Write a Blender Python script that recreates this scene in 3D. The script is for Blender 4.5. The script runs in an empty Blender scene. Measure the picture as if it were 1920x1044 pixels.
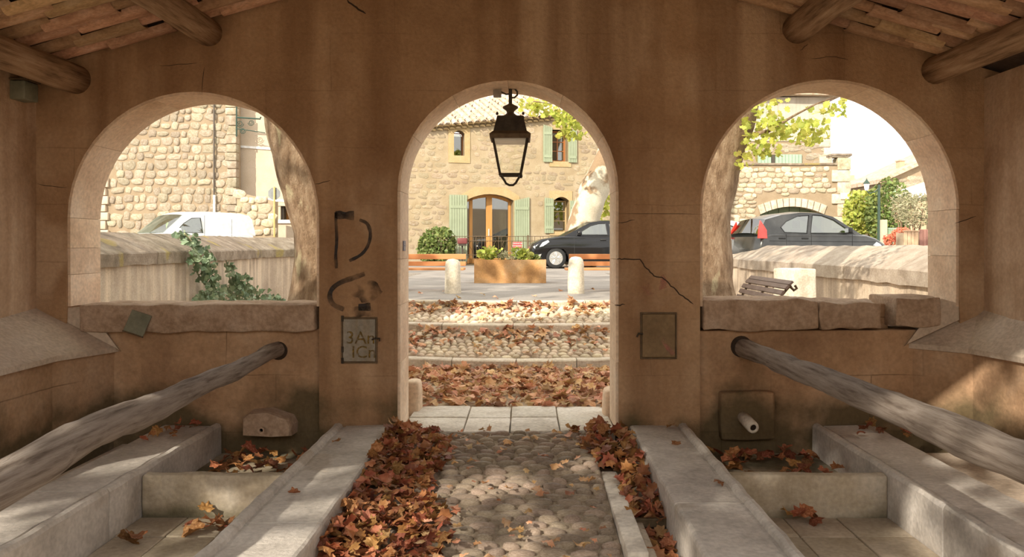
import bpy, math, random
from mathutils import Vector, Matrix, noise
from mathutils.geometry import tessellate_polygon

random.seed(7)
R = random.Random(11)
S = bpy.context.scene
COL = S.collection
E = 1.30            # eye height above the door threshold (z = 0)
F = 1550.0          # focal length in pixels of the 1920 x 1044 frame
VX, VY = 985.0, 460.0

# ------------------------------------------------------------------ camera, world, sun, exposure
cam_d = bpy.data.cameras.new('camera')
cam = bpy.data.objects.new('camera', cam_d)
COL.objects.link(cam)
cam.location = (0, 0, E)
cam.rotation_euler = (math.pi / 2, 0, 0)
cam_d.sensor_width = 36.0
cam_d.lens = F / 1920 * 36.0
cam_d.shift_x = -(VX - 960) / 1920
cam_d.shift_y = -(522 - VY) / 1920
cam_d.clip_end = 300
S.camera = cam

W = bpy.data.worlds.new('world')
S.world = W
W.use_nodes = True
W.node_tree.nodes['Background'].inputs['Color'].default_value = (1.0, 0.965, 0.91, 1)
W.node_tree.nodes['Background'].inputs['Strength'].default_value = 1.75

SUN_AZ, SUN_EL = math.radians(36), math.radians(30)
sd = bpy.data.lights.new('sun', 'SUN')
sd.energy = 5.0
sd.angle = math.radians(0.7)
sd.color = (1.0, 0.91, 0.76)
sun = bpy.data.objects.new('sun', sd)
COL.objects.link(sun)
sun_dir = Vector((math.sin(SUN_AZ) * math.cos(SUN_EL), math.cos(SUN_AZ) * math.cos(SUN_EL), -math.sin(SUN_EL)))
sun.rotation_euler = sun_dir.to_track_quat('-Z', 'Y').to_euler()
sun.location = (-8, -10, 12)

S.view_settings.view_transform = 'Standard'
S.view_settings.look = 'None'
S.view_settings.gamma = 1.0
S.view_settings.use_curve_mapping = False
S.view_settings.exposure = 0.32

# ------------------------------------------------------------------ helpers
def P(px, py, Y):
    """world point seen at pixel (px, py) of the photograph at distance Y"""
    return Vector(((px - VX) / F * Y, Y, E - (py - VY) / F * Y))

def wm(o):
    m = o.matrix_basis.copy()
    if o.parent:
        m = wm(o.parent) @ o.matrix_parent_inverse @ m
    return m

def tag(o, label=None, cat=None, group=None, kind=None):
    if label: o['label'] = label
    if cat: o['category'] = cat
    if group: o['group'] = group
    if kind: o['kind'] = kind
    return o

LOCAL = set()        # parts drawn in their thing's own frame; their sub-parts follow
def link(name, data, parent=None, local=False):
    o = bpy.data.objects.new(name, data)
    COL.objects.link(o)
    if parent is not None:
        o.parent = parent
        local = local or parent.name in LOCAL
        if local: LOCAL.add(o.name)
        if not local:
            o.matrix_parent_inverse = wm(parent).inverted()
    return o

def empty(name, loc=(0, 0, 0), rz=0.0, **k):
    o = bpy.data.objects.new(name, None)
    COL.objects.link(o)
    o.empty_display_size = 0.2
    o.location = loc
    o.rotation_euler = (0, 0, rz)
    return tag(o, **k)

class MB:
    def __init__(s):
        s.v = []; s.f = []
    def add(s, vs, fs):
        n = len(s.v)
        s.v += [tuple(p) for p in vs]
        s.f += [tuple(i + n for i in f) for f in fs]
        return s
    def box(s, x0, x1, y0, y1, z0, z1):
        vs = [(x, y, z) for x in (x0, x1) for y in (y0, y1) for z in (z0, z1)]
        return s.add(vs, [(0, 1, 3, 2), (4, 6, 7, 5), (0, 4, 5, 1), (2, 3, 7, 6), (0, 2, 6, 4), (1, 5, 7, 3)])
    def rbox(s, x0, x1, y0, y1, z0, z1, r=0.01, step=0.25, amp=0.0, freq=3.0, seed=0.0, M=None):
        """rounded box on a lattice, roughened by noise"""
        lo = (min(x0, x1), min(y0, y1), min(z0, z1)); hi = (max(x0, x1), max(y0, y1), max(z0, z1))
        ax = []
        for a, b in zip(lo, hi):
            L = b - a
            rr = min(r, L * 0.45)
            n = max(1, int(round((L - 2 * rr) / step)))
            c = [a, a + rr * 0.3] + [a + rr + (L - 2 * rr) * i / n for i in range(n + 1)] + [b - rr * 0.3, b]
            ax.append((c, rr))
        nx, ny, nz = (len(a[0]) for a in ax)
        idx = {}; vs = []; fs = []
        def vert(i, j, k):
            key = (i, j, k)
            if key not in idx:
                p = [ax[0][0][i], ax[1][0][j], ax[2][0][k]]
                q = [min(max(p[t], lo[t] + ax[t][1]), hi[t] - ax[t][1]) for t in range(3)]
                d = Vector([p[t] - q[t] for t in range(3)])
                rr = min(ax[0][1], ax[1][1], ax[2][1])
                if d.length > 1e-9 and sum(abs(c) > 1e-9 for c in d) > 1:
                    m = max(abs(c) for c in d)
                    d = d.normalized() * m
                w = Vector(q) + d
                if amp:
                    w = w + noise.noise_vector(w * freq + Vector((seed, seed * 1.7, 3.1))) * amp
                if M: w = M @ w
                idx[key] = len(vs); vs.append(w)
            return idx[key]
        for i in range(nx - 1):
            for j in range(ny - 1):
                fs.append((vert(i, j, 0), vert(i, j + 1, 0), vert(i + 1, j + 1, 0), vert(i + 1, j, 0)))
                k = nz - 1
                fs.append((vert(i, j, k), vert(i + 1, j, k), vert(i + 1, j + 1, k), vert(i, j + 1, k)))
        for i in range(nx - 1):
            for k in range(nz - 1):
                fs.append((vert(i, 0, k), vert(i + 1, 0, k), vert(i + 1, 0, k + 1), vert(i, 0, k + 1)))
                j = ny - 1
                fs.append((vert(i, j, k), vert(i, j, k + 1), vert(i + 1, j, k + 1), vert(i + 1, j, k)))
        for j in range(ny - 1):
            for k in range(nz - 1):
                fs.append((vert(0, j, k), vert(0, j, k + 1), vert(0, j + 1, k + 1), vert(0, j + 1, k)))
                i = nx - 1
                fs.append((vert(i, j, k), vert(i, j + 1, k), vert(i, j + 1, k + 1), vert(i, j, k + 1)))
        return s.add(vs, fs)
    def prism(s, outer, fn, d0, d1, holes=(), sides=True):
        """polygon (with holes) in 2D, extruded from d0 to d1; fn(a, b, d) gives the point"""
        loops = [list(outer)] + [list(h) for h in holes]
        flat = [p for l in loops for p in l]
        tris = tessellate_polygon([[Vector((p[0], p[1], 0)) for p in l] for l in loops])
        n = len(flat)
        vs = [fn(p[0], p[1], d0) for p in flat] + [fn(p[0], p[1], d1) for p in flat]
        fs = [tuple(t) for t in tris] + [tuple(i + n for i in reversed(t)) for t in tris]
        if sides:
            o = 0
            for l in loops:
                m = len(l)
                for i in range(m):
                    a, b = o + i, o + (i + 1) % m
                    fs.append((a, b, b + n, a + n))
                o += m
        return s.add(vs, fs)
    def tube(s, pts, radii, seg=10, cap=True, amp=0.0, freq=2.0, closed=False):
        pts = [Vector(p) for p in pts]
        n = len(pts)
        if not hasattr(radii, '__len__'): radii = [radii] * n
        vs = []; fs = []
        up = None
        for i in range(n):
            t = (pts[min(i + 1, n - 1)] - pts[max(i - 1, 0)])
            if t.length < 1e-9: t = Vector((0, 0, 1))
            t.normalize()
            if up is None:
                up = Vector((0, 0, 1)) if abs(t.z) < 0.9 else Vector((1, 0, 0))
            a = t.cross(up)
            if a.length < 1e-6: a = t.cross(Vector((1, 0.3, 0)))
            a.normalize(); b = a.cross(t).normalized(); up = b
            for k in range(seg):
                th = 2 * math.pi * k / seg
                d = a * math.cos(th) + b * math.sin(th)
                r = radii[i]
                p = pts[i] + d * r
                if amp: p = p + d * amp * noise.noise(p * freq)
                vs.append(p)
        for i in range(n - 1):
            for k in range(seg):
                k2 = (k + 1) % seg
                fs.append((i * seg + k, i * seg + k2, (i + 1) * seg + k2, (i + 1) * seg + k))
        if cap:
            fs.append(tuple(reversed(range(seg)))); fs.append(tuple(range((n - 1) * seg, n * seg)))
        return s.add(vs, fs)
    def lathe(s, prof, c=(0, 0, 0), seg=16, amp=0.0, freq=4.0, M=None):
        c = Vector(c); vs = []; fs = []
        for r, z in prof:
            for k in range(seg):
                th = 2 * math.pi * k / seg
                p = Vector((r * math.cos(th), r * math.sin(th), z))
                if M: p = M @ p
                p = p + c
                if amp: p = p + noise.noise_vector(p * freq) * amp
                vs.append(p)
        for i in range(len(prof) - 1):
            for k in range(seg):
                k2 = (k + 1) % seg
                fs.append((i * seg + k, i * seg + k2, (i + 1) * seg + k2, (i + 1) * seg + k))
        fs.append(tuple(reversed(range(seg)))); m = (len(prof) - 1) * seg
        fs.append(tuple(range(m, m + seg)))
        return s.add(vs, fs)
    def mesh(s, name, mat=None, smooth=False):
        me = bpy.data.meshes.new(name)
        me.from_pydata([tuple(p) for p in s.v], [], s.f)
        if mat: me.materials.append(mat)
        if smooth:
            me.polygons.foreach_set('use_smooth', [True] * len(me.polygons))
        me.update()
        return me
    def build(s, name, mat, parent=None, smooth=False, local=False, **k):
        return tag(link(name, s.mesh(name, mat, smooth), parent, local), **k)

# ------------------------------------------------------------------ materials
def nodes(name):
    m = bpy.data.materials.new(name)
    m.use_nodes = True
    nt = m.node_tree
    return m, nt, nt.nodes, nt.links, nt.nodes['Principled BSDF']

def c4(c): return (c[0], c[1], c[2], 1)

def ramp(N, cols, pos=None):
    r = N.new('ShaderNodeValToRGB')
    e = r.color_ramp.elements
    n = len(cols)
    while len(e) < n: e.new(0.5)
    for i, c in enumerate(cols):
        e[i].position = pos[i] if pos else 0.3 + 0.4 * i / max(1, n - 1)
        e[i].color = c4(c)
    return r

def mat(name, cols, scale=4.0, bump=0.3, rough=0.9, pos=None, stretch=(1, 1, 1), detail=8, rnd=0.0,
        streak=None, moss=None, fine=40.0, finec=0.13, metal=0.0, joints=None, patch=None, bdist=0.02, transl=0.0, island=False):
    """noise-mixed procedural surface; rnd = tint change from object to object; streak = (colour, amount);
    moss = (colour, z0, z1) a blotchy growth low down; joints = (w, h, colour, strength)"""
    m, nt, N, L, B = nodes(name)
    tc = N.new('ShaderNodeTexCoord')
    mp = N.new('ShaderNodeMapping'); mp.inputs['Scale'].default_value = stretch
    if rnd:
        oi = N.new('ShaderNodeObjectInfo')
        vm = N.new('ShaderNodeVectorMath'); vm.operation = 'MULTIPLY_ADD'
        cb = N.new('ShaderNodeCombineXYZ')
        for k in range(3): L.new(oi.outputs['Random'], cb.inputs[k])
        vm.inputs[1].default_value = (37, 51, 23)
        L.new(cb.outputs[0], vm.inputs[0]); L.new(tc.outputs['Object'], vm.inputs[2])
        L.new(vm.outputs[0], mp.inputs['Vector'])
    else:
        L.new(tc.outputs['Object'], mp.inputs['Vector'])
    n1 = N.new('ShaderNodeTexNoise'); n1.inputs['Scale'].default_value = scale; n1.inputs['Detail'].default_value = detail
    n1.inputs['Roughness'].default_value = 0.62
    L.new(mp.outputs[0], n1.inputs['Vector'])
    r = ramp(N, cols, pos)
    L.new(n1.outputs['Fac'], r.inputs['Fac'])
    out = r.outputs['Color']
    def mix(a, b, fac, mode='MIX'):
        x = N.new('ShaderNodeMix'); x.data_type = 'RGBA'; x.blend_type = mode
        if hasattr(fac, 'links') or hasattr(fac, 'is_linked'): L.new(fac, x.inputs[0])
        else: x.inputs[0].default_value = fac
        L.new(a, x.inputs[6])
        if hasattr(b, 'is_linked'): L.new(b, x.inputs[7])
        else: x.inputs[7].default_value = c4(b)
        return x.outputs[2]
    if patch:
        n4 = N.new('ShaderNodeTexNoise'); n4.inputs['Scale'].default_value = patch[1]; n4.inputs['Detail'].default_value = 4
        L.new(mp.outputs[0], n4.inputs['Vector'])
        r4 = ramp(N, [(0, 0, 0), (1, 1, 1)], [patch[2], patch[2] + 0.06])
        L.new(n4.outputs['Fac'], r4.inputs['Fac'])
        out = mix(out, patch[0], r4.outputs['Color'])
    if streak:
        m2 = N.new('ShaderNodeMapping'); m2.inputs['Scale'].default_value = streak[2] if len(streak) > 2 else (5, 5, 0.35)
        L.new(tc.outputs['Object'], m2.inputs['Vector'])
        n2 = N.new('ShaderNodeTexNoise'); n2.inputs['Scale'].default_value = 1.6; n2.inputs['Detail'].default_value = 5
        L.new(m2.outputs[0], n2.inputs['Vector'])
        r2 = ramp(N, [(0, 0, 0), (streak[1],) * 3], [0.45, 0.68])
        L.new(n2.outputs['Fac'], r2.inputs['Fac'])
        out = mix(out, streak[0], r2.outputs['Color'])
    if joints:
        sp = N.new('ShaderNodeSeparateXYZ'); L.new(tc.outputs['Object'], sp.inputs[0])
        cb2 = N.new('ShaderNodeCombineXYZ'); L.new(sp.outputs['X'], cb2.inputs[0]); L.new(sp.outputs['Z'], cb2.inputs[1])
        nz = N.new('ShaderNodeTexNoise'); nz.inputs['Scale'].default_value = 3
        L.new(tc.outputs['Object'], nz.inputs['Vector'])
        va = N.new('ShaderNodeVectorMath'); va.operation = 'MULTIPLY_ADD'; va.inputs[1].default_value = (0.03, 0.03, 0)
        L.new(nz.outputs['Color'], va.inputs[0]); L.new(cb2.outputs[0], va.inputs[2])
        bk = N.new('ShaderNodeTexBrick')
        bk.inputs['Scale'].default_value = 1.0; bk.inputs['Brick Width'].default_value = joints[0]
        bk.inputs['Row Height'].default_value = joints[1]; bk.inputs['Mortar Size'].default_value = 0.006
        bk.inputs['Mortar Smooth'].default_value = 0.6
        L.new(va.outputs[0], bk.inputs['Vector'])
        n5 = N.new('ShaderNodeTexNoise'); n5.inputs['Scale'].default_value = 1.7
        L.new(tc.outputs['Object'], n5.inputs['Vector'])
        r5 = ramp(N, [(0, 0, 0), (joints[3],) * 3], [0.42, 0.6]); L.new(n5.outputs['Fac'], r5.inputs['Fac'])
        mu = N.new('ShaderNodeMath'); mu.operation = 'MULTIPLY'
        L.new(bk.outputs['Fac'], mu.inputs[0]); L.new(r5.outputs['Color'], mu.inputs[1])
        out = mix(out, joints[2], mu.outputs[0])
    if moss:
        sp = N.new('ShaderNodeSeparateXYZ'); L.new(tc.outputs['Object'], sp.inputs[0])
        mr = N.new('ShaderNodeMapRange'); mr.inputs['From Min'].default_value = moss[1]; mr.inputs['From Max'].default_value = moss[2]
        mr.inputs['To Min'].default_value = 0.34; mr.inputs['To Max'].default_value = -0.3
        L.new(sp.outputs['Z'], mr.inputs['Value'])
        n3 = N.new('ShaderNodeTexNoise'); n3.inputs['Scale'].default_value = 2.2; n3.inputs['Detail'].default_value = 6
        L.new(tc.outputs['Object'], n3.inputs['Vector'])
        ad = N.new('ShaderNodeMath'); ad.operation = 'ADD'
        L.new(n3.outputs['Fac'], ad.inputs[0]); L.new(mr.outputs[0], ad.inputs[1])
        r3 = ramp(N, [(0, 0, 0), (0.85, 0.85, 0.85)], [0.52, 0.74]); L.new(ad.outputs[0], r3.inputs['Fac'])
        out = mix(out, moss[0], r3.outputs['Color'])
    if fine:
        n6 = N.new('ShaderNodeTexNoise'); n6.inputs['Scale'].default_value = fine; n6.inputs['Detail'].default_value = 4
        L.new(mp.outputs[0], n6.inputs['Vector'])
        r6 = ramp(N, [(1 - finec * 1.2,) * 3, (1 + finec * .8,) * 3], [0.3, 0.7]); L.new(n6.outputs['Fac'], r6.inputs['Fac'])
        out = mix(out, r6.outputs['Color'], 1.0, 'MULTIPLY')
    if rnd:
        src = oi.outputs['Random']
        if island:
            ge = N.new('ShaderNodeNewGeometry')
            s2 = N.new('ShaderNodeMath'); s2.operation = 'ADD'
            L.new(src, s2.inputs[0]); L.new(ge.outputs['Random Per Island'], s2.inputs[1])
            s3 = N.new('ShaderNodeMath'); s3.operation = 'FRACT'; L.new(s2.outputs[0], s3.inputs[0])
            src = s3.outputs[0]
        hs = N.new('ShaderNodeHueSaturation')
        mv = N.new('ShaderNodeMapRange'); mv.inputs['To Min'].default_value = 1 - rnd; mv.inputs['To Max'].default_value = 1 + rnd
        L.new(src, mv.inputs['Value']); L.new(mv.outputs[0], hs.inputs['Value'])
        ms = N.new('ShaderNodeMath'); ms.operation = 'MULTIPLY'; ms.inputs[1].default_value = 7.31
        L.new(src, ms.inputs[0])
        mf = N.new('ShaderNodeMath'); mf.operation = 'FRACT'; L.new(ms.outputs[0], mf.inputs[0])
        mh = N.new('ShaderNodeMapRange'); mh.inputs['To Min'].default_value = 0.5 - rnd * 0.06; mh.inputs['To Max'].default_value = 0.5 + rnd * 0.06
        L.new(mf.outputs[0], mh.inputs['Value']); L.new(mh.outputs[0], hs.inputs['Hue'])
        L.new(out, hs.inputs['Color']); out = hs.outputs['Color']
    L.new(out, B.inputs['Base Color'])
    B.inputs['Roughness'].default_value = rough
    B.inputs['Metallic'].default_value = metal
    B.inputs['Specular IOR Level'].default_value = 0.3
    if bump:
        nb = N.new('ShaderNodeTexNoise'); nb.inputs['Scale'].default_value = scale * 5; nb.inputs['Detail'].default_value = 9
        nb.inputs['Roughness'].default_value = 0.7
        L.new(mp.outputs[0], nb.inputs['Vector'])
        b = N.new('ShaderNodeBump'); b.inputs['Strength'].default_value = bump; b.inputs['Distance'].default_value = bdist
        L.new(nb.outputs['Fac'], b.inputs['Height']); L.new(b.outputs[0], B.inputs['Normal'])
    if transl:
        t = N.new('ShaderNodeBsdfTranslucent'); L.new(out, t.inputs['Color'])
        mx = N.new('ShaderNodeMixShader'); mx.inputs[0].default_value = transl
        L.new(B.outputs[0], mx.inputs[1]); L.new(t.outputs[0], mx.inputs[2])
        L.new(mx.outputs[0], N['Material Output'].inputs['Surface'])
    return m

def plain(name, col, rough=0.5, metal=0.0, coat=0.0, emit=None):
    m, nt, N, L, B = nodes(name)
    tc = N.new('ShaderNodeTexCoord'); n = N.new('ShaderNodeTexNoise'); n.inputs['Scale'].default_value = 9
    L.new(tc.outputs['Object'], n.inputs['Vector'])
    r = ramp(N, [tuple(x * 0.88 for x in col), tuple(min(1, x * 1.1) for x in col)]); L.new(n.outputs['Fac'], r.inputs['Fac'])
    L.new(r.outputs['Color'], B.inputs['Base Color'])
    B.inputs['Roughness'].default_value = rough; B.inputs['Metallic'].default_value = metal
    B.inputs['Coat Weight'].default_value = coat
    return m

def glass(name, tint=(0.85, 0.9, 0.88), clear=0.7, rough=0.02):
    m, nt, N, L, B = nodes(name)
    N.remove(B)
    t = N.new('ShaderNodeBsdfTransparent'); t.inputs[0].default_value = c4(tint)
    g = N.new('ShaderNodeBsdfGlossy'); g.inputs['Roughness'].default_value = rough; g.inputs['Color'].default_value = (0.9, 0.9, 0.9, 1)
    x = N.new('ShaderNodeMixShader'); x.inputs[0].default_value = 1 - clear
    L.new(t.outputs[0], x.inputs[1]); L.new(g.outputs[0], x.inputs[2])
    L.new(x.outputs[0], N['Material Output'].inputs['Surface'])
    return m

def smear(name, col, cover=0.5, scale=14):
    """thin worn paint: shows the wall through where it is rubbed away"""
    m, nt, N, L, B = nodes(name)
    B.inputs['Base Color'].default_value = c4(col); B.inputs['Roughness'].default_value = 0.9
    t = N.new('ShaderNodeBsdfTransparent')
    tc = N.new('ShaderNodeTexCoord'); n = N.new('ShaderNodeTexNoise'); n.inputs['Scale'].default_value = scale; n.inputs['Detail'].default_value = 8
    L.new(tc.outputs['Object'], n.inputs['Vector'])
    r = ramp(N, [(0, 0, 0), (0.9, 0.9, 0.9)], [0.62 - 0.35 * cover, 0.80 - 0.2 * cover]); L.new(n.outputs['Fac'], r.inputs['Fac'])
    x = N.new('ShaderNodeMixShader'); L.new(r.outputs['Color'], x.inputs[0])
    L.new(t.outputs[0], x.inputs[1]); L.new(B.outputs[0], x.inputs[2])
    L.new(x.outputs[0], N['Material Output'].inputs['Surface'])
    return m

M = {}
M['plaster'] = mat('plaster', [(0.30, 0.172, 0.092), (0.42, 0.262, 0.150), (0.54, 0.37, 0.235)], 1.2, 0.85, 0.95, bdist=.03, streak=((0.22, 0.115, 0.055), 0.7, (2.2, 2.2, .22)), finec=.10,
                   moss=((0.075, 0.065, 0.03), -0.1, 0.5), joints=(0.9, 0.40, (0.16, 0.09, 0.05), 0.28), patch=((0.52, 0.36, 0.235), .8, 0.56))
M['side_plaster'] = mat('side_plaster', [(0.40, 0.26, 0.16), (0.54, 0.38, 0.26), (0.62, 0.46, 0.33)], 2.2, 0.6, 0.95, streak=((0.34, 0.21, 0.12), 0.5), finec=.1)
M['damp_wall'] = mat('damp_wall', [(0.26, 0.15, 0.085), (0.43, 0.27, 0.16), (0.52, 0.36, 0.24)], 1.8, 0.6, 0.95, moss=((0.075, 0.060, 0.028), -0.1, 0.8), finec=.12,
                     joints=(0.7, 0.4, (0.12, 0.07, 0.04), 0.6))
M['jamb_stone'] = mat('jamb_stone', [(0.60, 0.43, 0.30), (0.74, 0.57, 0.42), (0.80, 0.66, 0.52)], 3.0, 0.35, 0.9, rnd=0.06)
M['ledge_stone'] = mat('ledge_stone', [(0.40, 0.36, 0.32), (0.55, 0.50, 0.45), (0.66, 0.61, 0.56)], 3.5, 0.5, 0.85, rnd=0.05, patch=((0.45, 0.39, 0.33), 2.0, 0.62))
M['concrete'] = mat('concrete', [(0.40, 0.32, 0.25), (0.54, 0.44, 0.35), (0.62, 0.53, 0.44)], 2.5, 0.35, 0.9)
M['sill_stone'] = mat('sill_stone', [(0.36, 0.24, 0.16), (0.50, 0.36, 0.26), (0.60, 0.46, 0.36)], 5, 0.8, 0.95, bdist=0.03)
M['basin'] = mat('basin', [(0.30, 0.24, 0.16), (0.43, 0.36, 0.27), (0.54, 0.48, 0.40)], 3, 0.5, 0.9, moss=((0.10, 0.085, 0.045), -0.25, 0.02))
M['basin_tile'] = mat('basin_tile', [(0.36, 0.29, 0.21), (0.50, 0.42, 0.33)], 4, 0.4, 0.85, rnd=0.12)
M['mortar'] = mat('mortar', [(0.36, 0.28, 0.20), (0.50, 0.41, 0.31)], 12, 0.8, 0.95)
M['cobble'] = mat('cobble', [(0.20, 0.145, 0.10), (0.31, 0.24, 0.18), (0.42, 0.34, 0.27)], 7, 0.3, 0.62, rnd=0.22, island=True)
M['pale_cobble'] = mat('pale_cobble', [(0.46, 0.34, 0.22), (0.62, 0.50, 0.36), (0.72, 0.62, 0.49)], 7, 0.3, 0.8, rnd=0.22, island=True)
M['slab'] = mat('slab', [(0.50, 0.44, 0.37), (0.66, 0.60, 0.52), (0.74, 0.69, 0.62)], 5, 0.5, 0.8, rnd=0.08)
M['kerb'] = mat('kerb', [(0.42, 0.34, 0.25), (0.58, 0.49, 0.38), (0.66, 0.58, 0.47)], 5, 0.6, 0.9, rnd=0.08)
M['log'] = mat('log', [(0.15, 0.085, 0.045), (0.42, 0.27, 0.16), (0.58, 0.41, 0.27)], 5, 0.8, 0.85, stretch=(6, 0.5, 6), detail=6, fine=0)
M['grey_log'] = mat('grey_log', [(0.17, 0.125, 0.095), (0.44, 0.36, 0.30), (0.60, 0.52, 0.46)], 6, 0.9, 0.8, stretch=(7, 0.45, 7), fine=0, bdist=0.03)
M['roof_tile'] = mat('roof_tile', [(0.40, 0.225, 0.13), (0.58, 0.36, 0.22), (0.68, 0.47, 0.33)], 5, 0.4, 0.9, rnd=0.28, stretch=(1, 3, 1))
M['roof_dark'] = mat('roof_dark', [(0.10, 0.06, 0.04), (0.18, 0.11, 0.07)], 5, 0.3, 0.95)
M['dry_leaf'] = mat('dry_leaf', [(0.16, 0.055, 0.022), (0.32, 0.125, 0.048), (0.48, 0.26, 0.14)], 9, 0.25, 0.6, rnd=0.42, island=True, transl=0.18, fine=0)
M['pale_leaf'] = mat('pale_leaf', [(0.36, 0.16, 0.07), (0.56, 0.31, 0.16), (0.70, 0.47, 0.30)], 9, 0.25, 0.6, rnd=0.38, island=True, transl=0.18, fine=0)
M['green_leaf'] = mat('green_leaf', [(0.27, 0.33, 0.05), (0.48, 0.51, 0.10), (0.64, 0.58, 0.15)], 3, 0.1, 0.6, rnd=0.3, island=True, transl=0.5, fine=0)
M['ivy_leaf'] = mat('ivy_leaf', [(0.07, 0.11, 0.055), (0.17, 0.23, 0.13), (0.34, 0.40, 0.29)], 4, 0.1, 0.35, rnd=0.4, island=True, transl=0.15, fine=0)
M['bush_leaf'] = mat('bush_leaf', [(0.07, 0.11, 0.025), (0.17, 0.22, 0.06), (0.28, 0.32, 0.12)], 4, 0.1, 0.5, rnd=0.4, island=True, transl=0.25, fine=0)
M['hedge_leaf'] = mat('hedge_leaf', [(0.24, 0.30, 0.05), (0.44, 0.48, 0.10), (0.60, 0.62, 0.22)], 4, 0.1, 0.6, rnd=0.4, island=True, transl=0.4, fine=0)
M['olive_leaf'] = mat('olive_leaf', [(0.20, 0.19, 0.10), (0.38, 0.36, 0.22), (0.52, 0.48, 0.34)], 4, 0.1, 0.6, rnd=0.35, island=True, transl=0.25, fine=0)
M['bark'] = mat('bark', [(0.17, 0.10, 0.055), (0.33, 0.22, 0.135), (0.50, 0.37, 0.25)], 6, 0.9, 0.95, stretch=(2, 2, 0.8), patch=((0.52, 0.43, 0.27), 2.6, 0.60), bdist=0.06)
M['pale_bark'] = mat('pale_bark', [(0.46, 0.39, 0.28), (0.60, 0.54, 0.42)], 3, 0.4, 0.9, patch=((0.27, 0.185, 0.11), 1.4, 0.52))
M['parapet'] = mat('parapet', [(0.30, 0.235, 0.175), (0.39, 0.31, 0.235), (0.46, 0.385, 0.30)], 2, 0.6, 0.95, streak=((0.66, 0.53, 0.39), 0.8, (3.5, 3.5, 0.2)))
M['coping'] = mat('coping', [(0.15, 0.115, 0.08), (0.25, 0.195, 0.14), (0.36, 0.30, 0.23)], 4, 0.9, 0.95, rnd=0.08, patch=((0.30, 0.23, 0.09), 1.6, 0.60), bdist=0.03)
M['pale_coping'] = mat('pale_coping', [(0.27, 0.21, 0.155), (0.36, 0.295, 0.23), (0.45, 0.38, 0.305)], 4, 0.7, 0.95, rnd=0.06)
M['bollard'] = mat('bollard', [(0.50, 0.42, 0.31), (0.66, 0.58, 0.46), (0.74, 0.67, 0.56)], 5, 0.5, 0.9, rnd=0.05)
M['asphalt'] = mat('asphalt', [(0.22, 0.195, 0.172), (0.31, 0.28, 0.25)], 1.4, 0.3, 0.9, fine=30)
M['earth'] = mat('earth', [(0.34, 0.25, 0.16), (0.48, 0.37, 0.26)], 3, 0.6, 0.95)
M['corten'] = mat('corten', [(0.34, 0.17, 0.065), (0.52, 0.28, 0.11), (0.60, 0.40, 0.22)], 2.4, 0.2, 0.75, streak=((0.30, 0.17, 0.10), 0.6, (2, 2, 1)))
M['bench_wood'] = mat('bench_wood', [(0.52, 0.22, 0.09), (0.64, 0.30, 0.13)], 4, 0.2, 0.55, stretch=(0.3, 4, 4), fine=0)
M['slat_paint'] = mat('slat_paint', [(0.16, 0.115, 0.10), (0.24, 0.18, 0.16)], 6, 0.2, 0.4, fine=0)
M['iron'] = mat('iron', [(0.035, 0.028, 0.022), (0.085, 0.068, 0.05)], 12, 0.4, 0.55, metal=0.3)
M['iron_brown'] = mat('iron_brown', [(0.09, 0.06, 0.035), (0.17, 0.12, 0.07)], 10, 0.4, 0.6, metal=0.3)
M['grey_metal'] = mat('grey_metal', [(0.22, 0.20, 0.165), (0.36, 0.32, 0.27)], 5, 0.2, 0.6, streak=((0.22, 0.15, 0.07), 0.4, (14, 14, 1)))
M['brown_metal'] = mat('brown_metal', [(0.17, 0.11, 0.055), (0.25, 0.17, 0.09)], 4, 0.2, 0.7)
M['green_metal'] = mat('green_metal', [(0.15, 0.155, 0.11), (0.23, 0.23, 0.17)], 4, 0.2, 0.55)
M['black_paint'] = smear('black_paint', (0.035, 0.03, 0.03), 1.0, 7)
M['soot'] = smear('soot', (0.05, 0.035, 0.025), 0.35, 7)
M['pink_paint'] = smear('pink_paint', (0.55, 0.20, 0.17), 0.30, 8)
M['ochre_paint'] = smear('ochre_paint', (0.21, 0.13, 0.02), 0.8, 30)
M['crack'] = plain('crack', (0.045, 0.028, 0.018), 1.0)
M['blue_sign'] = plain('blue_sign', (0.045, 0.045, 0.12), 0.4)
M['white'] = plain('white', (0.80, 0.79, 0.76), 0.5)
M['red_sign'] = plain('red_sign', (0.62, 0.05, 0.06), 0.5)
M['house_mortar'] = mat('house_mortar', [(0.33, 0.25, 0.15), (0.40, 0.315, 0.20), (0.46, 0.375, 0.265)], 1.6, 0.5, 0.95)
M['house_stone'] = mat('house_stone', [(0.28, 0.20, 0.105), (0.385, 0.305, 0.20), (0.47, 0.40, 0.305)], 5, 0.4, 0.95, rnd=0.16, island=True)
M['dressed'] = mat('dressed', [(0.43, 0.31, 0.15), (0.52, 0.385, 0.215)], 2.5, 0.2, 0.9, rnd=0.05)
M['rubble_mortar'] = mat('rubble_mortar', [(0.29, 0.215, 0.135), (0.37, 0.285, 0.19)], 3, 0.6, 0.95)
M['rubble'] = mat('rubble', [(0.27, 0.215, 0.14), (0.38, 0.315, 0.225), (0.50, 0.44, 0.35)], 5, 0.5, 0.95, rnd=0.20, island=True)
M['dark_rubble'] = mat('dark_rubble', [(0.34, 0.27, 0.18), (0.52, 0.43, 0.30), (0.66, 0.57, 0.44)], 5, 0.5, 0.95, rnd=0.28, island=True)
M['dark_mortar'] = mat('dark_mortar', [(0.34, 0.26, 0.17), (0.46, 0.36, 0.24)], 3, 0.6, 0.95)
M['stucco'] = mat('stucco', [(0.54, 0.43, 0.31), (0.62, 0.51, 0.39)], 2, 0.3, 0.95)
M['grey_stucco'] = mat('grey_stucco', [(0.44, 0.38, 0.30), (0.58, 0.51, 0.42)], 2, 0.3, 0.95, streak=((0.36, 0.30, 0.23), 0.5))
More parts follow.
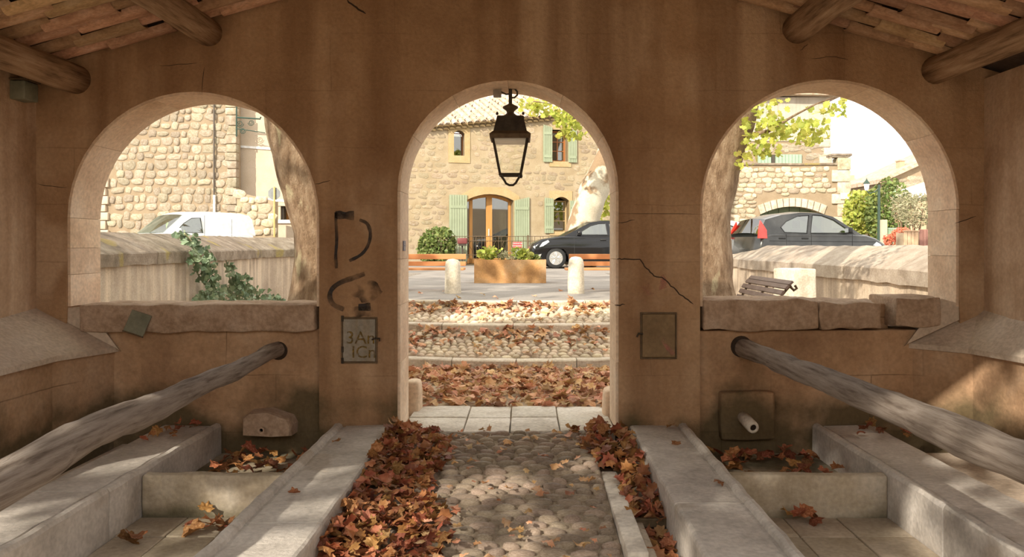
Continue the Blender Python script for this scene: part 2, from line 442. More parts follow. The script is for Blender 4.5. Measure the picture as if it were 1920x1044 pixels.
M['shutter'] = mat('shutter', [(0.28, 0.32, 0.21), (0.34, 0.385, 0.26)], 3, 0.1, 0.6, fine=0)
M['mint'] = mat('mint', [(0.30, 0.42, 0.30), (0.37, 0.49, 0.36)], 3, 0.1, 0.6, fine=0)
M['garage_green'] = mat('garage_green', [(0.12, 0.15, 0.085), (0.17, 0.20, 0.12)], 3, 0.1, 0.6, fine=0)
M['oak'] = mat('oak', [(0.45, 0.22, 0.065), (0.58, 0.30, 0.10)], 4, 0.1, 0.5, stretch=(4, 4, 0.4), fine=0)
M['red_wood'] = mat('red_wood', [(0.33, 0.12, 0.04), (0.42, 0.17, 0.06)], 4, 0.1, 0.5, stretch=(4, 4, 0.4), fine=0)
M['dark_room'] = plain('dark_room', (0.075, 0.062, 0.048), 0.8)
M['curtain'] = plain('curtain', (0.50, 0.46, 0.38), 0.9)
M['door_glass'] = glass('door_glass', (0.55, 0.56, 0.5), 0.82)
M['clear_glass'] = glass('clear_glass', (0.97, 0.98, 0.96), 0.95)
M['car_glass'] = glass('car_glass', (0.55, 0.60, 0.54), 0.78)
M['sunny_tile'] = mat('sunny_tile', [(0.34, 0.23, 0.15), (0.50, 0.37, 0.27), (0.62, 0.51, 0.41)], 5, 0.4, 0.95, rnd=0.2)
M['car_black'] = plain('car_black', (0.006, 0.006, 0.007), 0.16, 0.0, 0.0)
M['car_grey'] = plain('car_grey', (0.055, 0.055, 0.053), 0.25, 0.3, 0.2)
M['car_white'] = plain('car_white', (0.82, 0.82, 0.80), 0.25, 0.0, 0.5)
M['car_trim'] = plain('car_trim', (0.025, 0.025, 0.025), 0.6)
M['cabin'] = plain('cabin', (0.09, 0.085, 0.08), 0.8)
M['tyre'] = plain('tyre', (0.022, 0.022, 0.022), 0.85)
M['alloy'] = plain('alloy', (0.62, 0.62, 0.60), 0.3, 0.8)
M['tail_red'] = plain('tail_red', (0.72, 0.035, 0.02), 0.18, 0.0, 0.6)
M['lamp_glass'] = plain('lamp_glass', (0.62, 0.66, 0.70), 0.1, 0.2, 0.6)
M['mailbox'] = plain('mailbox', (0.16, 0.035, 0.035), 0.45)
M['lamp_green'] = plain('lamp_green', (0.03, 0.06, 0.042), 0.5)
M['terracotta'] = mat('terracotta', [(0.52, 0.34, 0.21), (0.64, 0.45, 0.30)], 3, 0.2, 0.9)
M['plum'] = mat('plum', [(0.30, 0.15, 0.12), (0.38, 0.20, 0.16)], 3, 0.2, 0.9)
M['pipe_dark'] = plain('pipe_dark', (0.10, 0.08, 0.06), 0.6)
M['pale_plaque'] = plain('pale_plaque', (0.78, 0.68, 0.46), 0.7)
M['flower'] = mat('flower', [(0.62, 0.16, 0.08), (0.78, 0.32, 0.20)], 4, 0.1, 0.7, rnd=0.3, island=True, transl=0.3, fine=0)
M['yellow_post'] = plain('yellow_post', (0.62, 0.44, 0.16), 0.6)
M['sign_grey'] = plain('sign_grey', (0.20, 0.21, 0.21), 0.5, 0.4)

def text_mesh(name, body, size, mt, thick=0.002):
    cu = bpy.data.curves.new(name, 'FONT')
    cu.body = body; cu.size = size; cu.align_x = 'CENTER'; cu.align_y = 'CENTER'; cu.extrude = thick
    o = bpy.data.objects.new(name, cu); COL.objects.link(o)
    dg = bpy.context.evaluated_depsgraph_get()
    me = bpy.data.meshes.new_from_object(o.evaluated_get(dg))
    bpy.data.objects.remove(o); bpy.data.curves.remove(cu)
    me.materials.clear(); me.materials.append(mt)
    return me

# ------------------------------------------------------------------ shared piece meshes
def stone_variant(seed, mt, n=9, dome=0.35):
    r = random.Random(seed)
    b = MB(); vs = []
    off = r.random() * 6
    rad = [0.5 * (0.84 + 0.3 * r.random()) for _ in range(n)]
    for (k, y) in ((1.0, 0.5), (1.0, -0.25), (0.80, -1.0 + dome * 0.4)):
        for i in range(n):
            th = off + 2 * math.pi * i / n
            c, s_ = math.cos(th), math.sin(th)
            q = 1 / max(abs(c), abs(s_)); q = 1 + (q - 1) * 0.75
            vs.append((c * rad[i] * q * k, y, s_ * rad[i] * q * k))
    vs.append(((r.random() - .5) * .2, -1.0, (r.random() - .5) * .2))
    fs = []
    for l in range(2):
        for i in range(n):
            j = (i + 1) % n
            fs.append((l * n + i, l * n + j, (l + 1) * n + j, (l + 1) * n + i))
    for i in range(n):
        fs.append((2 * n + i, 2 * n + (i + 1) % n, 3 * n))
    b.add(vs, fs)
    return b.mesh('stone', mt, True)

def cobble_shape(seed, n=10):
    """pebble set on edge: unit footprint, top half of a lumpy ellipsoid"""
    r = random.Random(seed)
    vs = []; off = r.random() * 6
    rad = [0.5 * (0.86 + 0.26 * r.random()) for _ in range(n)]
    skew = (r.random() - .5) * 0.3
    for k, z in ((1.0, -0.6), (1.0, 0.15), (0.86, 0.62), (0.5, 0.93)):
        for i in range(n):
            th = off + 2 * math.pi * i / n
            vs.append((math.cos(th) * rad[i] * k + skew * z * 0.25, math.sin(th) * rad[i] * k, z))
    vs.append((skew * .25, 0, 1.0))
    fs = []
    for l in range(3):
        for i in range(n):
            j = (i + 1) % n
            fs.append((l * n + i, l * n + j, (l + 1) * n + j, (l + 1) * n + i))
    for i in range(n): fs.append((3 * n + i, 3 * n + (i + 1) % n, 4 * n))
    return vs, fs

LEAF_OUT = [(-90, .30), (-60, .60), (-38, .72), (-22, .62), (2, .88), (22, .70), (34, .68), (52, .94), (66, .74), (74, .72), (90, 1.0)]
LEAF_OUT = LEAF_OUT + [(180 - a, r) for a, r in reversed(LEAF_OUT[1:-1])]
def leaf_shape(seed, curl, rings=2):
    r = random.Random(seed)
    n = len(LEAF_OUT); vs = []
    ax = r.random() * 6; c1 = curl * (0.5 + r.random() * .7) * (1 if r.random() < .45 else -1); c2 = curl * (r.random() - .5) * .5
    def lift(x, y):
        u = x * math.cos(ax) + y * math.sin(ax); v = -x * math.sin(ax) + y * math.cos(ax)
        return c1 * u * u + c2 * v * v + 0.30 * curl * math.sin(4 * x + seed) * (x * x + y * y) + 0.16 * curl * math.sin(5 * y + 2 * seed)
    lay = (0.5, 1.0) if rings == 2 else (1.0,)
    for k in lay:
        for a, q in LEAF_OUT:
            q2 = q * (0.92 + 0.16 * r.random()) if k == 1.0 else (0.42 + 0.1 * r.random())
            rr = 0.5 * (q2 if k == 1.0 else q2 * 0.75)
            x = rr * math.cos(math.radians(a)); y = rr * math.sin(math.radians(a))
            vs.append((x, y, lift(x * 2, y * 2) * .5))
    vs.append((0, 0, lift(0, 0) * .5))
    fs = []
    if rings == 2:
        for i in range(n):
            j = (i + 1) % n
            fs.append((i, j, n + j, n + i))
    for i in range(n): fs.append((i, (i + 1) % n, len(vs) - 1))
    return vs, fs
LEAF_NEAR = [leaf_shape(s, 0.62) for s in range(10)]
LEAF_FAR = [leaf_shape(s + 20, 0.55, 1) for s in range(8)]
LEAF_FLAT = [leaf_shape(s + 40, 0.22, 1) for s in range(4)]
IVY_OUT = [(-90, .3), (-45, .75), (0, .7), (30, .6), (60, .75), (90, 1.0)]
def oval_shape(seed, lw=0.5):
    vs = [(0, -.5, 0), (lw * .5, -.1, .06), (lw * .4, .25, .02), (0, .5, -.08), (-lw * .4, .25, .02), (-lw * .5, -.1, .06), (0, 0, -.03)]
    return vs, [(i, (i + 1) % 6, 6) for i in range(6)]
OVAL = [oval_shape(0, .75), oval_shape(1, .5)]
NARROW = [oval_shape(0, .28)]
HEART = [([(0, -.38, 0), (.22, -.5, .03), (.5, -.12, .08), (.2, .2, .02), (0, .5, -.1), (-.2, .2, .02), (-.5, -.12, .08), (-.22, -.5, .03)],
          [(0, 1, 2, 3), (0, 3, 4), (0, 4, 5), (0, 5, 6, 7)])]

def put(b, shape, loc, size, rot):
    vs, fs = shape
    m = Matrix.Translation(loc) @ rot.to_4x4() @ Matrix.Diagonal((size, size, size, 1))
    b.add([m @ Vector(v) for v in vs], fs)

def rand_rot(r, tilt=math.pi):
    from mathutils import Euler
    return Euler(((r.random() - .5) * 2 * tilt, (r.random() - .5) * 2 * tilt, r.random() * 6.283)).to_matrix()

def foliage(r, blobs, n, size, shapes, shell=0.5, tilt=math.pi):
    """leaves strewn through ellipsoids; blobs = [(centre, (rx, ry, rz), weight)]"""
    b = MB(); tot = sum(w for _, _, w in blobs)
    for c, rad, w in blobs:
        for _ in range(int(n * w / tot)):
            while True:
                d = Vector((r.uniform(-1, 1), r.uniform(-1, 1), r.uniform(-1, 1)))
                if 0.05 < d.length <= 1: break
            k = d.length; d = d / k * (shell + (1 - shell) * k)
            p = Vector(c) + Vector((d.x * rad[0], d.y * rad[1], d.z * rad[2]))
            put(b, r.choice(shapes), p, size * r.uniform(.7, 1.3), rand_rot(r, tilt))
    return b

# ================================================================== THE WASH-HOUSE
WY = 5.80                     # inner face of the front wall
WT = 0.43                     # its thickness
k = WY / F
def WX(px): return (px - VX) * k
def WZ(py): return E - (py - VY) * k
XL, XR = WX(68), WX(1845)
RIDGE_X, RIDGE_Z, PITCH = -0.10, 3.45, 0.290
def roof_z(x): return RIDGE_Z - PITCH * abs(x - RIDGE_X)

ARCH = {'left': (WX(361.5), WZ(408), 231.5 * k, WX(130), WX(593)),
        'door': (WX(952.5), WZ(358), 202.5 * k, WX(750), WX(1155)),
        'right': (WX(1556.5), WZ(392), 238.5 * k, WX(1318), WX(1795))}
LIN = 0.02
def arch_pts(a, grow=0.0, n=24):
    cx, cz, r, x0, x1 = ARCH[a]
    r += grow
    return [(cx + r * math.cos(math.pi * (1 - i / n)), cz + r * math.sin(math.pi * (1 - i / n))) for i in range(n + 1)]
zb = -0.45
outer = [(XL - 0.4, zb), ]
for a in ('left', 'door', 'right'):
    pts = arch_pts(a, LIN)
    outer += [(pts[0][0], zb)] + pts + [(pts[-1][0], zb)]
outer += [(XR + 0.4, zb), (XR + 0.4, roof_z(XR + .4) + .055), (RIDGE_X, RIDGE_Z + .055), (XL - .4, roof_z(XL - .4) + .055)]
b = MB()
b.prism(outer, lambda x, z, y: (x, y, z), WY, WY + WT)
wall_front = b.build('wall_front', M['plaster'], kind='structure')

# dressed lining stones of the three openings, each its own piece
def lining(a, zlow, cuts, straight):
    cx, cz, r, x0, x1 = ARCH[a]
    y0, y1 = WY + 0.012, WY + WT - 0.005
    for i in range(cuts):
        t0 = math.pi * i / cuts; t1 = math.pi * (i + 1) / cuts
        b = MB(); g = 0.0012 / r; n = 8
        A = []
        for j in range(n + 1):
            t = t0 + g + (t1 - t0 - 2 * g) * j / n
            A.append((cx - r * math.cos(t), cz + r * math.sin(t)))
        for j in range(n, -1, -1):
            t = t0 + g + (t1 - t0 - 2 * g) * j / n
            A.append((cx - (r + LIN) * math.cos(t), cz + (r + LIN) * math.sin(t)))
        b.prism(A, lambda x, z, y: (x, y, z), y0, y1)
        b.build('arch_stone', M['jamb_stone'], wall_front)
    for sgn in (-1, 1):
        zs = [cz] + straight
        for za, zb_ in zip(zs, zs[1:] + [zlow]):
            b = MB()
            xa = cx + sgn * r; xb = cx + sgn * (r + LIN)
            b.box(min(xa, xb), max(xa, xb), y0 + R.uniform(-.004, .006), y1, zb_ + .0012, za - .0012)
            b.build('jamb_stone', M['jamb_stone'], wall_front)
lining('left', 0.87, 5, [WZ(465), WZ(515)])
lining('door', 0.0, 6, [WZ(486), WZ(572), WZ(680)])
lining('right', 0.87, 5, [WZ(480)])

# lower wall below the side openings, with its sill stones
LOWY = WY + 0.04
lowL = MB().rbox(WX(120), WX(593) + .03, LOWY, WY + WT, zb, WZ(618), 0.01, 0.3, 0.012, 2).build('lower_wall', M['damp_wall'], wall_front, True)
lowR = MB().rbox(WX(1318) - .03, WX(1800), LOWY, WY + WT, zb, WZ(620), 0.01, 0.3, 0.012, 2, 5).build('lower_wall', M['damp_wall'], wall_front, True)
def sill(x0, x1, ztop, zbot, seed, amp=0.02):
    MB().rbox(x0, x1, WY - 0.015, WY + WT + .02, zbot, ztop, 0.014, 0.045, amp, 7, seed).build('sill_stone', M['sill_stone'], wall_front, True)
sill(WX(150), WX(592), WZ(571), WZ(622), 1, 0.014)
sill(WX(1319), WX(1535), WZ(562), WZ(618), 2)
sill(WX(1537), WX(1652), WZ(566), WZ(617), 3)
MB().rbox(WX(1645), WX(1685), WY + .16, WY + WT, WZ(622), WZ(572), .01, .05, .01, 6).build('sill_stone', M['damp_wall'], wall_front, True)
sill(WX(1678), WX(1765), WZ(557), WZ(612), 4)

# side walls with their sloping ledges (the ledge bends at the corner)
def side_wall(side, xw, bend, ztop_e, zlow_e):
    s = -1 if side == 'left' else 1
    w = MB()
    y0, y1 = bend[-1][1], WY + WT
    xo = xw + s * 0.4
    w.prism([(xw, zb), (xw, roof_z(xw) - .02), (xo, roof_z(xo) - .02), (xo, zb)], lambda x, z, y: (x, y, z), y0, WY)
    wall = w.build('wall_' + side, M['side_plaster'], kind='structure')
    lb = MB(); vs = []; fs = []
    for (x, y, zt, zl) in bend:
        xe = x
        vs += [(xw + s * .02, y, zt), (xe, y, zl), (xe - s * .0, y, zl - .035), (xe + s * .03, y, zl - .04), (xw + s * .02, y, zl - .04)]
    n = 5
    for i in range(len(bend) - 1):
        for j in range(n):
            a, c = i * n + j, i * n + (j + 1) % n
            fs.append((a, c, c + n, a + n))
    fs.append(tuple(range(n))); fs.append(tuple(range((len(bend) - 1) * n, len(bend) * n)))
    lb.add(vs, fs).build('sloping_ledge', M['concrete'], wall)
    lo = MB(); vs = []; fs = []
    for (x, y, zt, zl) in bend:
        vs += [(x + s * .03, y, zb), (x + s * .03, y, zl - .038), (xw + s * .02, y, zl - .038), (xw + s * .02, y, zb)]
    for i in range(len(bend) - 1):
        for j in range(4):
            a, c = i * 4 + j, i * 4 + (j + 1) % 4
            fs.append((a, c, c + 4, a + 4))
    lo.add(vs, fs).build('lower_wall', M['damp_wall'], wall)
    return wall
def zr(v): return E + v
wall_left = side_wall('left', XL, [(-2.86, LOWY + .04, zr(-.42), zr(-.715)), (-3.03, 5.35, zr(-.47), zr(-.715)), (-3.01, 3.4, zr(-.50), zr(-.72))], 0, 0)
wall_right = side_wall('right', XR, [(2.67, LOWY + .04, zr(-.43), zr(-.69)), (2.97, 5.54, zr(-.46), zr(-.69)), (3.06, 5.09, zr(-.47), zr(-.69)), (3.08, 1.3, zr(-.47), zr(-.69))], 0, 0)
# mortar fillets that carry the sloping ledge into the arch corners
for (pa, pb, pc, pd, w) in (((130, 604), (162, 574), (222, 655), (80, 580), wall_left), ((1795, 588), (1765, 560), (1700, 645), (1840, 580), wall_right)):
    b = MB()
    p = [P(*pa, WY + .12), P(*pb, WY + .02), P(*pc, WY - .005), P(*pd, WY + .02)]
    low = [q + Vector((0, .25, -.12)) for q in p]
    b.add(p + low, [(0, 1, 2, 3), (0, 4, 5, 1), (1, 5, 6, 2), (2, 6, 7, 3), (3, 7, 4, 0)])
    b.build('corner_fillet', M['concrete'], w)

# roof: deck above, canal tiles seen from below, four round purlins
b = MB()
for s in (-1, 1):
    xe = RIDGE_X + s * 4.1
    y0, y1 = 1.2, WY + WT + .12
    z0, z1 = RIDGE_Z + .09, roof_z(xe) + .09
    b.add([(RIDGE_X, y0, z0), (xe, y0, z1), (xe, y1, z1), (RIDGE_X, y1, z0), (RIDGE_X, y0, z0 + .09), (xe, y0, z1 + .09), (xe, y1, z1 + .09), (RIDGE_X, y1, z0 + .09)],
          [(0, 1, 2, 3), (7, 6, 5, 4), (0, 4, 5, 1), (1, 5, 6, 2), (2, 6, 7, 3)])
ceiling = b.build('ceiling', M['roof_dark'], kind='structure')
def canal_tile(L=0.46, w0=0.074, w1=0.044, h=0.036, th=0.012, n=6):
    """under-tile, hollow side up, wide end at +x"""
    vs = []; fs = []
    for lay in (0, 1):
        for x, w in ((-L / 2, w1), (L / 2, w0)):
            for i in range(n + 1):
                t = math.pi * i / n
                vs.append((x, -w * math.cos(t), -(h + (th if lay == 0 else 0)) * math.sin(t) ** .7 + (0.0)))
    m = n + 1
    for lay in (0, 1):
        o = lay * 2 * m
        for i in range(n): fs.append((o + i, o + i + 1, o + m + i + 1, o + m + i))
    for i in range(n):
        fs.append((i, i + 1, 2 * m + i + 1, 2 * m + i)); fs.append((m + i, m + i + 1, 3 * m + i + 1, 3 * m + i))
    b = MB().add(vs, fs)
    return b.mesh('roof_tile', M['roof_tile'], True)
tile_me = canal_tile()
ang = math.atan(PITCH)
for s in (-1, 1):
    for j in range(9):
        y = WY - 0.10 - j * 0.19
        for i in range(8):
            d = 0.25 + i * 0.40 + (0.13 if j % 2 else 0)
            x = RIDGE_X + s * d * math.cos(ang)
            if abs(x) < 0.9: continue
            o = link('roof_tile', tile_me, ceiling)
            lift = 0.020 * (i % 2)
            o.location = (x, y + R.uniform(-.012, .012), roof_z(x) + .055 + lift + R.uniform(-.006, .006))
            o.rotation_euler = (R.uniform(-.04, .04), (ang if s > 0 else math.pi - ang) if s > 0 else -ang, R.uniform(-.02, .02))
            if s < 0: o.rotation_euler = (R.uniform(-.04, .04), -ang, math.pi * 0 + R.uniform(-.02, .02))
            o.scale = (1 if s < 0 else -1, 1, 1)
def purlin(px, py, r, label):
    c = P(px, py, WY)
    n = 14; pts = []; rad = []
    for i in range(n + 1):
        t = i / n
        pts.append((c.x + 0.015 * math.sin(3 * t + px), WY + .06 - t * 4.6, c.z + .012 * math.sin(5 * t + py)))
        rad.append(r * (1 + .06 * math.sin(4 * t + px)))
    return MB().tube(pts, rad, 18, True, 0.012, 3.5).build('roof_beam', M['log'], None, True, label=label, cat='beam', group='round beams under the tiled roof')
purlin(393, 60, 0.098, 'round wooden roof beam set in the wall high between left arch and doorway')
purlin(140, 148, 0.098, 'round wooden roof beam set in the wall over the left arch corner')
purlin(1490, 58, 0.098, 'round wooden roof beam set in the wall high between doorway and right arch')
purlin(1757, 134, 0.100, 'round wooden roof beam set in the wall over the right arch corner')

# floor of the aisle: mortar bed and pebbles set on edge
def floor_z(y): return -0.005 - max(0, (5.75 - y)) * 0.068
X0A, X1A = -0.924, 0.455
b = MB(); ny = 24
vs = []; fs = []
for i in range(ny + 1):
    y = 2.2 + (5.80 - 2.2) * i / ny
    for x in (X0A, X1A): vs.append((x, y, floor_z(y) - .012))
    for x in (X1A, X0A): vs.append((x, y, floor_z(y) - .30))
for i in range(ny):
    for j in range(4):
        a, c = i * 4 + j, i * 4 + (j + 1) % 4
        fs.append((a, c, c + 4, a + 4))
b.add(vs, fs)
floor = b.build('floor', M['mortar'], kind='structure')
COB = [cobble_shape(s) for s in range(8)]
COBM = []
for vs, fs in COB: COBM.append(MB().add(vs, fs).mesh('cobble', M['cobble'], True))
cobs = []
y = 3.55
while y < 5.77:
    x = X0A + R.uniform(0, .06)
    while x < X1A - .02:
        w = R.uniform(.09, .165)
        if x + w > X1A: w = X1A - x
        if w > .04:
            cobs.append((y + R.uniform(-.012, .012), x + w / 2, w * .95, R.uniform(.044, .056), R.uniform(.018, .027)))
        x += w + R.uniform(.0, .008)
    y += 0.078
cobs.sort()
rest = MB()
# pebbles under the thick leaf heap on the left stay in the joined rest
show = [c for c in cobs if c[1] > -0.62]
hide = [c for c in cobs if c[1] <= -0.62]
for n_, c in enumerate(show + hide):
    y, x, w, d, h = c
    rz = R.uniform(-.14, .14)
    if n_ < 300:
        o = link('cobble', R.choice(COBM), floor)
        o.location = (x, y, floor_z(y) - .006); o.rotation_euler = (R.uniform(-.12, .12), R.uniform(-.1, .1), rz); o.scale = (w, d, h)
    else:
        vs, fs = R.choice(COB)
        m = Matrix.Translation((x, y, floor_z(y) - .006)) @ Matrix.Rotation(rz, 4, 'Z') @ Matrix.Diagonal((w, d, h, 1))
        rest.add([m @ Vector(v) for v in vs], fs)
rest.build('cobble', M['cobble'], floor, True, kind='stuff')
# threshold slabs
xs = [WX(750) + .001, -0.44, -0.11, 0.245, WX(1155) - .001]
for i in range(4):
    for (ya, yb) in ((5.79, 6.25), (6.255, 6.68)):
        MB().rbox(xs[i] + .004, xs[i + 1] - .004, ya, yb - .004, -.2, .002 + R.uniform(-.006, .006), .01, .2, .004, 3, i).build('threshold_slab', M['slab'], floor, True)
# gutter on the right of the aisle
gut = empty('drain_channel', (0.6, 4.2, -.2), label='narrow stone drain channel full of leaves beside the pebble aisle', cat='channel')
MB().rbox(.458, .556, 3.72, 5.05, -.4, floor_z(4.5) + .012, .008, .2, .003, 3).build('kerb_strip', M['slab'], gut, True)
MB().rbox(.458, .556, 2.2, 3.715, -.4, floor_z(3.5) + .014, .008, .2, .003, 3).build('kerb_strip', M['slab'], gut, True)
MB().rbox(.560, .610, 2.2, 4.30, -.4, floor_z(4.0) - .01, .008, .2, .004, 3, 2).build('inner_strip', M['kerb'], gut, True)
MB().box(.458, .735, 2.2, 5.79, -.42, -.26).build('channel_bed', M['mortar'], gut)
MB().rbox(.56, .735, 4.28, 4.305, -.16, -.115, .004).build('iron_bar', M['iron_brown'], gut)

# ------------------------------------------------------------------ the two wash basins
def ledge_profile(xa, xb, lip_at_b, z=0.04, zlow=-0.4):
    """cross-section between aisle side xa and basin side xb, with a raised rounded lip on the basin side"""
    s = 1 if xb > xa else -1
    return [(xa, zlow), (xa, z - .02), (xa + s * .006, z - .006), (xa + s * .02, z), (xb - s * .085, z - .004), (xb - s * .078, z - .012), (xb - s * .062, z - .012),
            (xb - s * .055, z + .006), (xb - s * .035, z + .016), (xb - s * .012, z + .012), (xb, z - .006), (xb, zlow)]
def ledge(parent, name, prof, ya, yb, seed, amp=0.007, mt='ledge_stone'):
    n = max(2, int((yb - ya) / .05)); m = len(prof); vs = []; fs = []
    for i in range(n + 1):
        y = ya + (yb - ya) * i / n
        for x, z in prof:
            p = Vector((x, y, z))
            p += noise.noise_vector(p * 6 + Vector((seed, 0, seed))) * amp
            vs.append(p)
    for i in range(n):
        for j in range(m):
            a, c = i * m + j, i * m + (j + 1) % m
            fs.append((a, a + m, c + m, c))
    fs.append(tuple(reversed(range(m)))); fs.append(tuple(range(n * m, (n + 1) * m)))
    return MB().add(vs, fs).build(name, M[mt], parent)
def basin(side):
    s = -1 if side == 'left' else 1
    xa, xb, xc, xd, xe = (0.924, 1.341, 2.14, 2.56, 2.84) if s < 0 else (0.73, 1.135, 2.02, 2.46, 2.655)
    g = empty('wash_basin', (s * (xb + xc) / 2, 4.5, -.2),
              label='long stone wash basin with a plain weathered spout stone, under the slim pole' if s < 0 else 'long stone wash basin with a round projecting spout, under the thick pole', cat='basin')
    xa, xb, xc, xd, xe = [s * v for v in (xa, xb, xc, xd, xe)]
    joints = [2.2, 3.765, 5.83] if s < 0 else [2.2, 4.05, 5.83]
    for i, (ya, yb) in enumerate(zip(joints, joints[1:])):
        ledge(g, 'inner_ledge_slab', ledge_profile(xa, xb, True), ya + .003, yb - .003, i * 3 + s)
    joints = [2.2, 4.25, 5.83] if s < 0 else [2.2, 4.0, 5.83]
    for i, (ya, yb) in enumerate(zip(joints, joints[1:])):
        pr = ledge_profile(xd, xc, True, 0.035)
        ledge(g, 'outer_ledge_slab', pr, ya + .003, yb - .003, i * 3 + 9 + s)
    lo, hi = min(xb, xc) + .0, max(xb, xc) - .0
    MB().rbox(lo, hi, 4.60, 4.68, -.4, .02, .014, .08, .008, 6, s * 3).build('cross_wall', M['basin'], g, True)
    MB().box(lo, hi, 4.68, 5.83, -.5, -.165).build('basin_floor', M['basin'], g)
    MB().box(lo, hi, 2.2, 4.60, -.5, -.225).build('basin_floor', M['basin'], g)
    nx, y = 3, 4.595
    while y > 3.0:
        for i in range(nx):
            w = (hi - lo) / nx
            MB().rbox(lo + i * w + .003, lo + (i + 1) * w - .003, y - .297, y - .003, -.26, -.212 + R.uniform(-.003, .003), .006, .2).build('floor_tile', M['basin_tile'], g, True)
        y -= .30
    a, c = min(xd, xe), max(xd, xe)
    MB().box(a, c, 2.2, 5.83, -.5, -.10).build('side_channel', M['concrete'], g)
    return g
bl = basin('left'); br = basin('right')
MB().box(2.655, 3.02, 2.2, 5.6, -.5, -.105).build('floor_side', M['concrete'], kind='structure')
# spout stones
sp = [(467, 776), (478, 767), (512, 764), (550, 777), (557, 790), (556, 809), (520, 811), (467, 808)]
b = MB()
pol = [(P(x, y, LOWY).x, P(x, y, LOWY).z) for x, y in sp]
cx = sum(p[0] for p in pol) / 8; cz = sum(p[1] for p in pol) / 8
n = len(pol); vs = []; fs = []
for kk, y in ((1.05, LOWY + .05), (1.0, LOWY - .13), (0.93, LOWY - .155)):
    for x, z in pol: vs.append((cx + (x - cx) * kk, y, cz + (z - cz) * kk))
for l in range(2):
    for i in range(n): fs.append((l * n + i, l * n + (i + 1) % n, (l + 1) * n + (i + 1) % n, (l + 1) * n + i))
fs.append(tuple(range(2 * n, 3 * n)))
spout = b.add(vs, fs).build('spout_stone', M['sill_stone'], bl)
RX = Matrix.Rotation(math.radians(90), 4, 'X')
q = P(492, 805, LOWY - .17)
MB().lathe([(.02, 0), (.024, .03), (.013, .03), (.012, .0)], q, 12, M=RX).build('outlet', M['sill_stone'], spout)
MB().lathe([(.001, .012), (.012, .012)], q, 12, M=RX).build('outlet_hole', M['crack'], spout)
a_ = P(1347, 732, LOWY); c_ = P(1447, 822, LOWY)
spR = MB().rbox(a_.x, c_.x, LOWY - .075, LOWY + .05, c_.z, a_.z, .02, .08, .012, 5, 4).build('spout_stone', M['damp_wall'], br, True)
p0 = P(1393, 782, LOWY - .06); dirv = Vector((.10, -1, -.16)).normalized()
Q = dirv.to_track_quat('Z', 'Y').to_matrix().to_4x4()
MB().lathe([(.042, 0), (.042, .18), (.038, .20), (.022, .20), (.020, .14)], p0, 14, .003, 9, M=Q).build('spout_pipe', M['slab'], spR, True)
MB().lathe([(.001, 0), (.022, .0)], p0 + dirv * .192, 12, M=Q).build('pipe_hole', M['crack'], spR)

# ------------------------------------------------------------------ the two drying poles
def pole(px, py, r0, r1, ztilt, label, seed, wob):
    c = P(px, py, WY); n = 40; pts = []; rad = []
    for i in range(n + 1):
        t = i / n; y = WY + .20 - t * 3.75
        pts.append((c.x + wob * noise.noise(Vector((t * 4, seed, 0))), y, c.z + ztilt * t + wob * noise.noise(Vector((t * 5, 0, seed)))))
        rad.append((r0 + (r1 - r0) * t) * (1 + .10 * noise.noise(Vector((t * 9, seed, 5)))))
    return MB().tube(pts, rad, 20, True, 0.010, 7).build('drying_pole', M['grey_log'], None, True, label=label, cat='pole')
pole(517, 658, 0.048, 0.080, -.04, 'slim grey weathered wooden pole, bent near the wall, over the left wash basin', 3, .045)
pole(1398, 653, 0.062, 0.068, .06, 'thick straight cracked wooden pole over the right wash basin', 8, .02)
for (px, py, r) in ((521, 658, .062), (1391, 650, .072)):
    c = P(px, py, LOWY - .012)
    MB().lathe([(r * .1, 0), (r * 1.0, 0), (r * 1.06, -.012)], c, 20, M=RX).build('pole_socket', M['crack'], wall_front)

# ------------------------------------------------------------------ panels, signs, graffiti on the inner wall
def panel(x0, y0, x1, y1, m_, name, label):
    a, c = P(x0, y0, WY), P(x1, y1, WY)
    g = empty(name, ((a.x + c.x) / 2, WY, c.z), label=label, cat='panel')
    fr = MB()
    t = .010
    fr.box(a.x - t, a.x, WY - .012, WY + .02, c.z - t, a.z + t); fr.box(c.x, c.x + t, WY - .012, WY + .02, c.z - t, a.z + t)
    fr.box(a.x, c.x, WY - .012, WY + .02, a.z, a.z + t); fr.box(a.x, c.x, WY - .012, WY + .02, c.z - t, c.z)
    fr.build('frame', M['iron_brown'], g)
    MB().rbox(a.x + .003, c.x - .003, WY - .014, WY + .01, c.z + .003, a.z - .003, .004).build('door_plate', m_, g)
    return g, a, c
g, a, c = panel(643, 597, 705, 678, M['grey_metal'], 'meter_cupboard', 'small grey metal cupboard door with ochre scrawled letters below the black graffiti')
for body, px, py, sz in (('3An', 676, 634, .125), ('ICn', 682, 661, .12)):
    o = link('painted_letters', text_mesh('painted_letters', body, sz, M['ochre_paint'], .0005), g)
    o.matrix_world = Matrix.Identity(4)
    p = P(px, py, WY - .0165); o.location = p; o.rotation_euler = (math.pi / 2, 0, 0)
p = P(709, 636, WY)
MB().tube([(p.x - .04, WY - .02, p.z), (p.x - .015, WY - .028, p.z + .012), (p.x + .015, WY - .024, p.z + .008), (p.x + .012, WY - .02, p.z - .01)], .006, 8).build('latch', M['iron'], g)
for yy in (597, 655, 676):
    q = P(642, yy, WY - .014); MB().lathe([(.009, -.02), (.009, .02)], q, 8).build('hinge', M['iron'], g)
g, a, c = panel(1203, 588, 1266, 670, M['brown_metal'], 'meter_cupboard', 'small brown metal cupboard door flush in the wall right of the doorway')
p = P(1199, 628, WY)
MB().tube([(p.x - .02, WY - .02, p.z - .01), (p.x - .01, WY - .03, p.z + .014), (p.x + .02, WY - .024, p.z + .01)], .007, 8).build('latch', M['iron'], g)
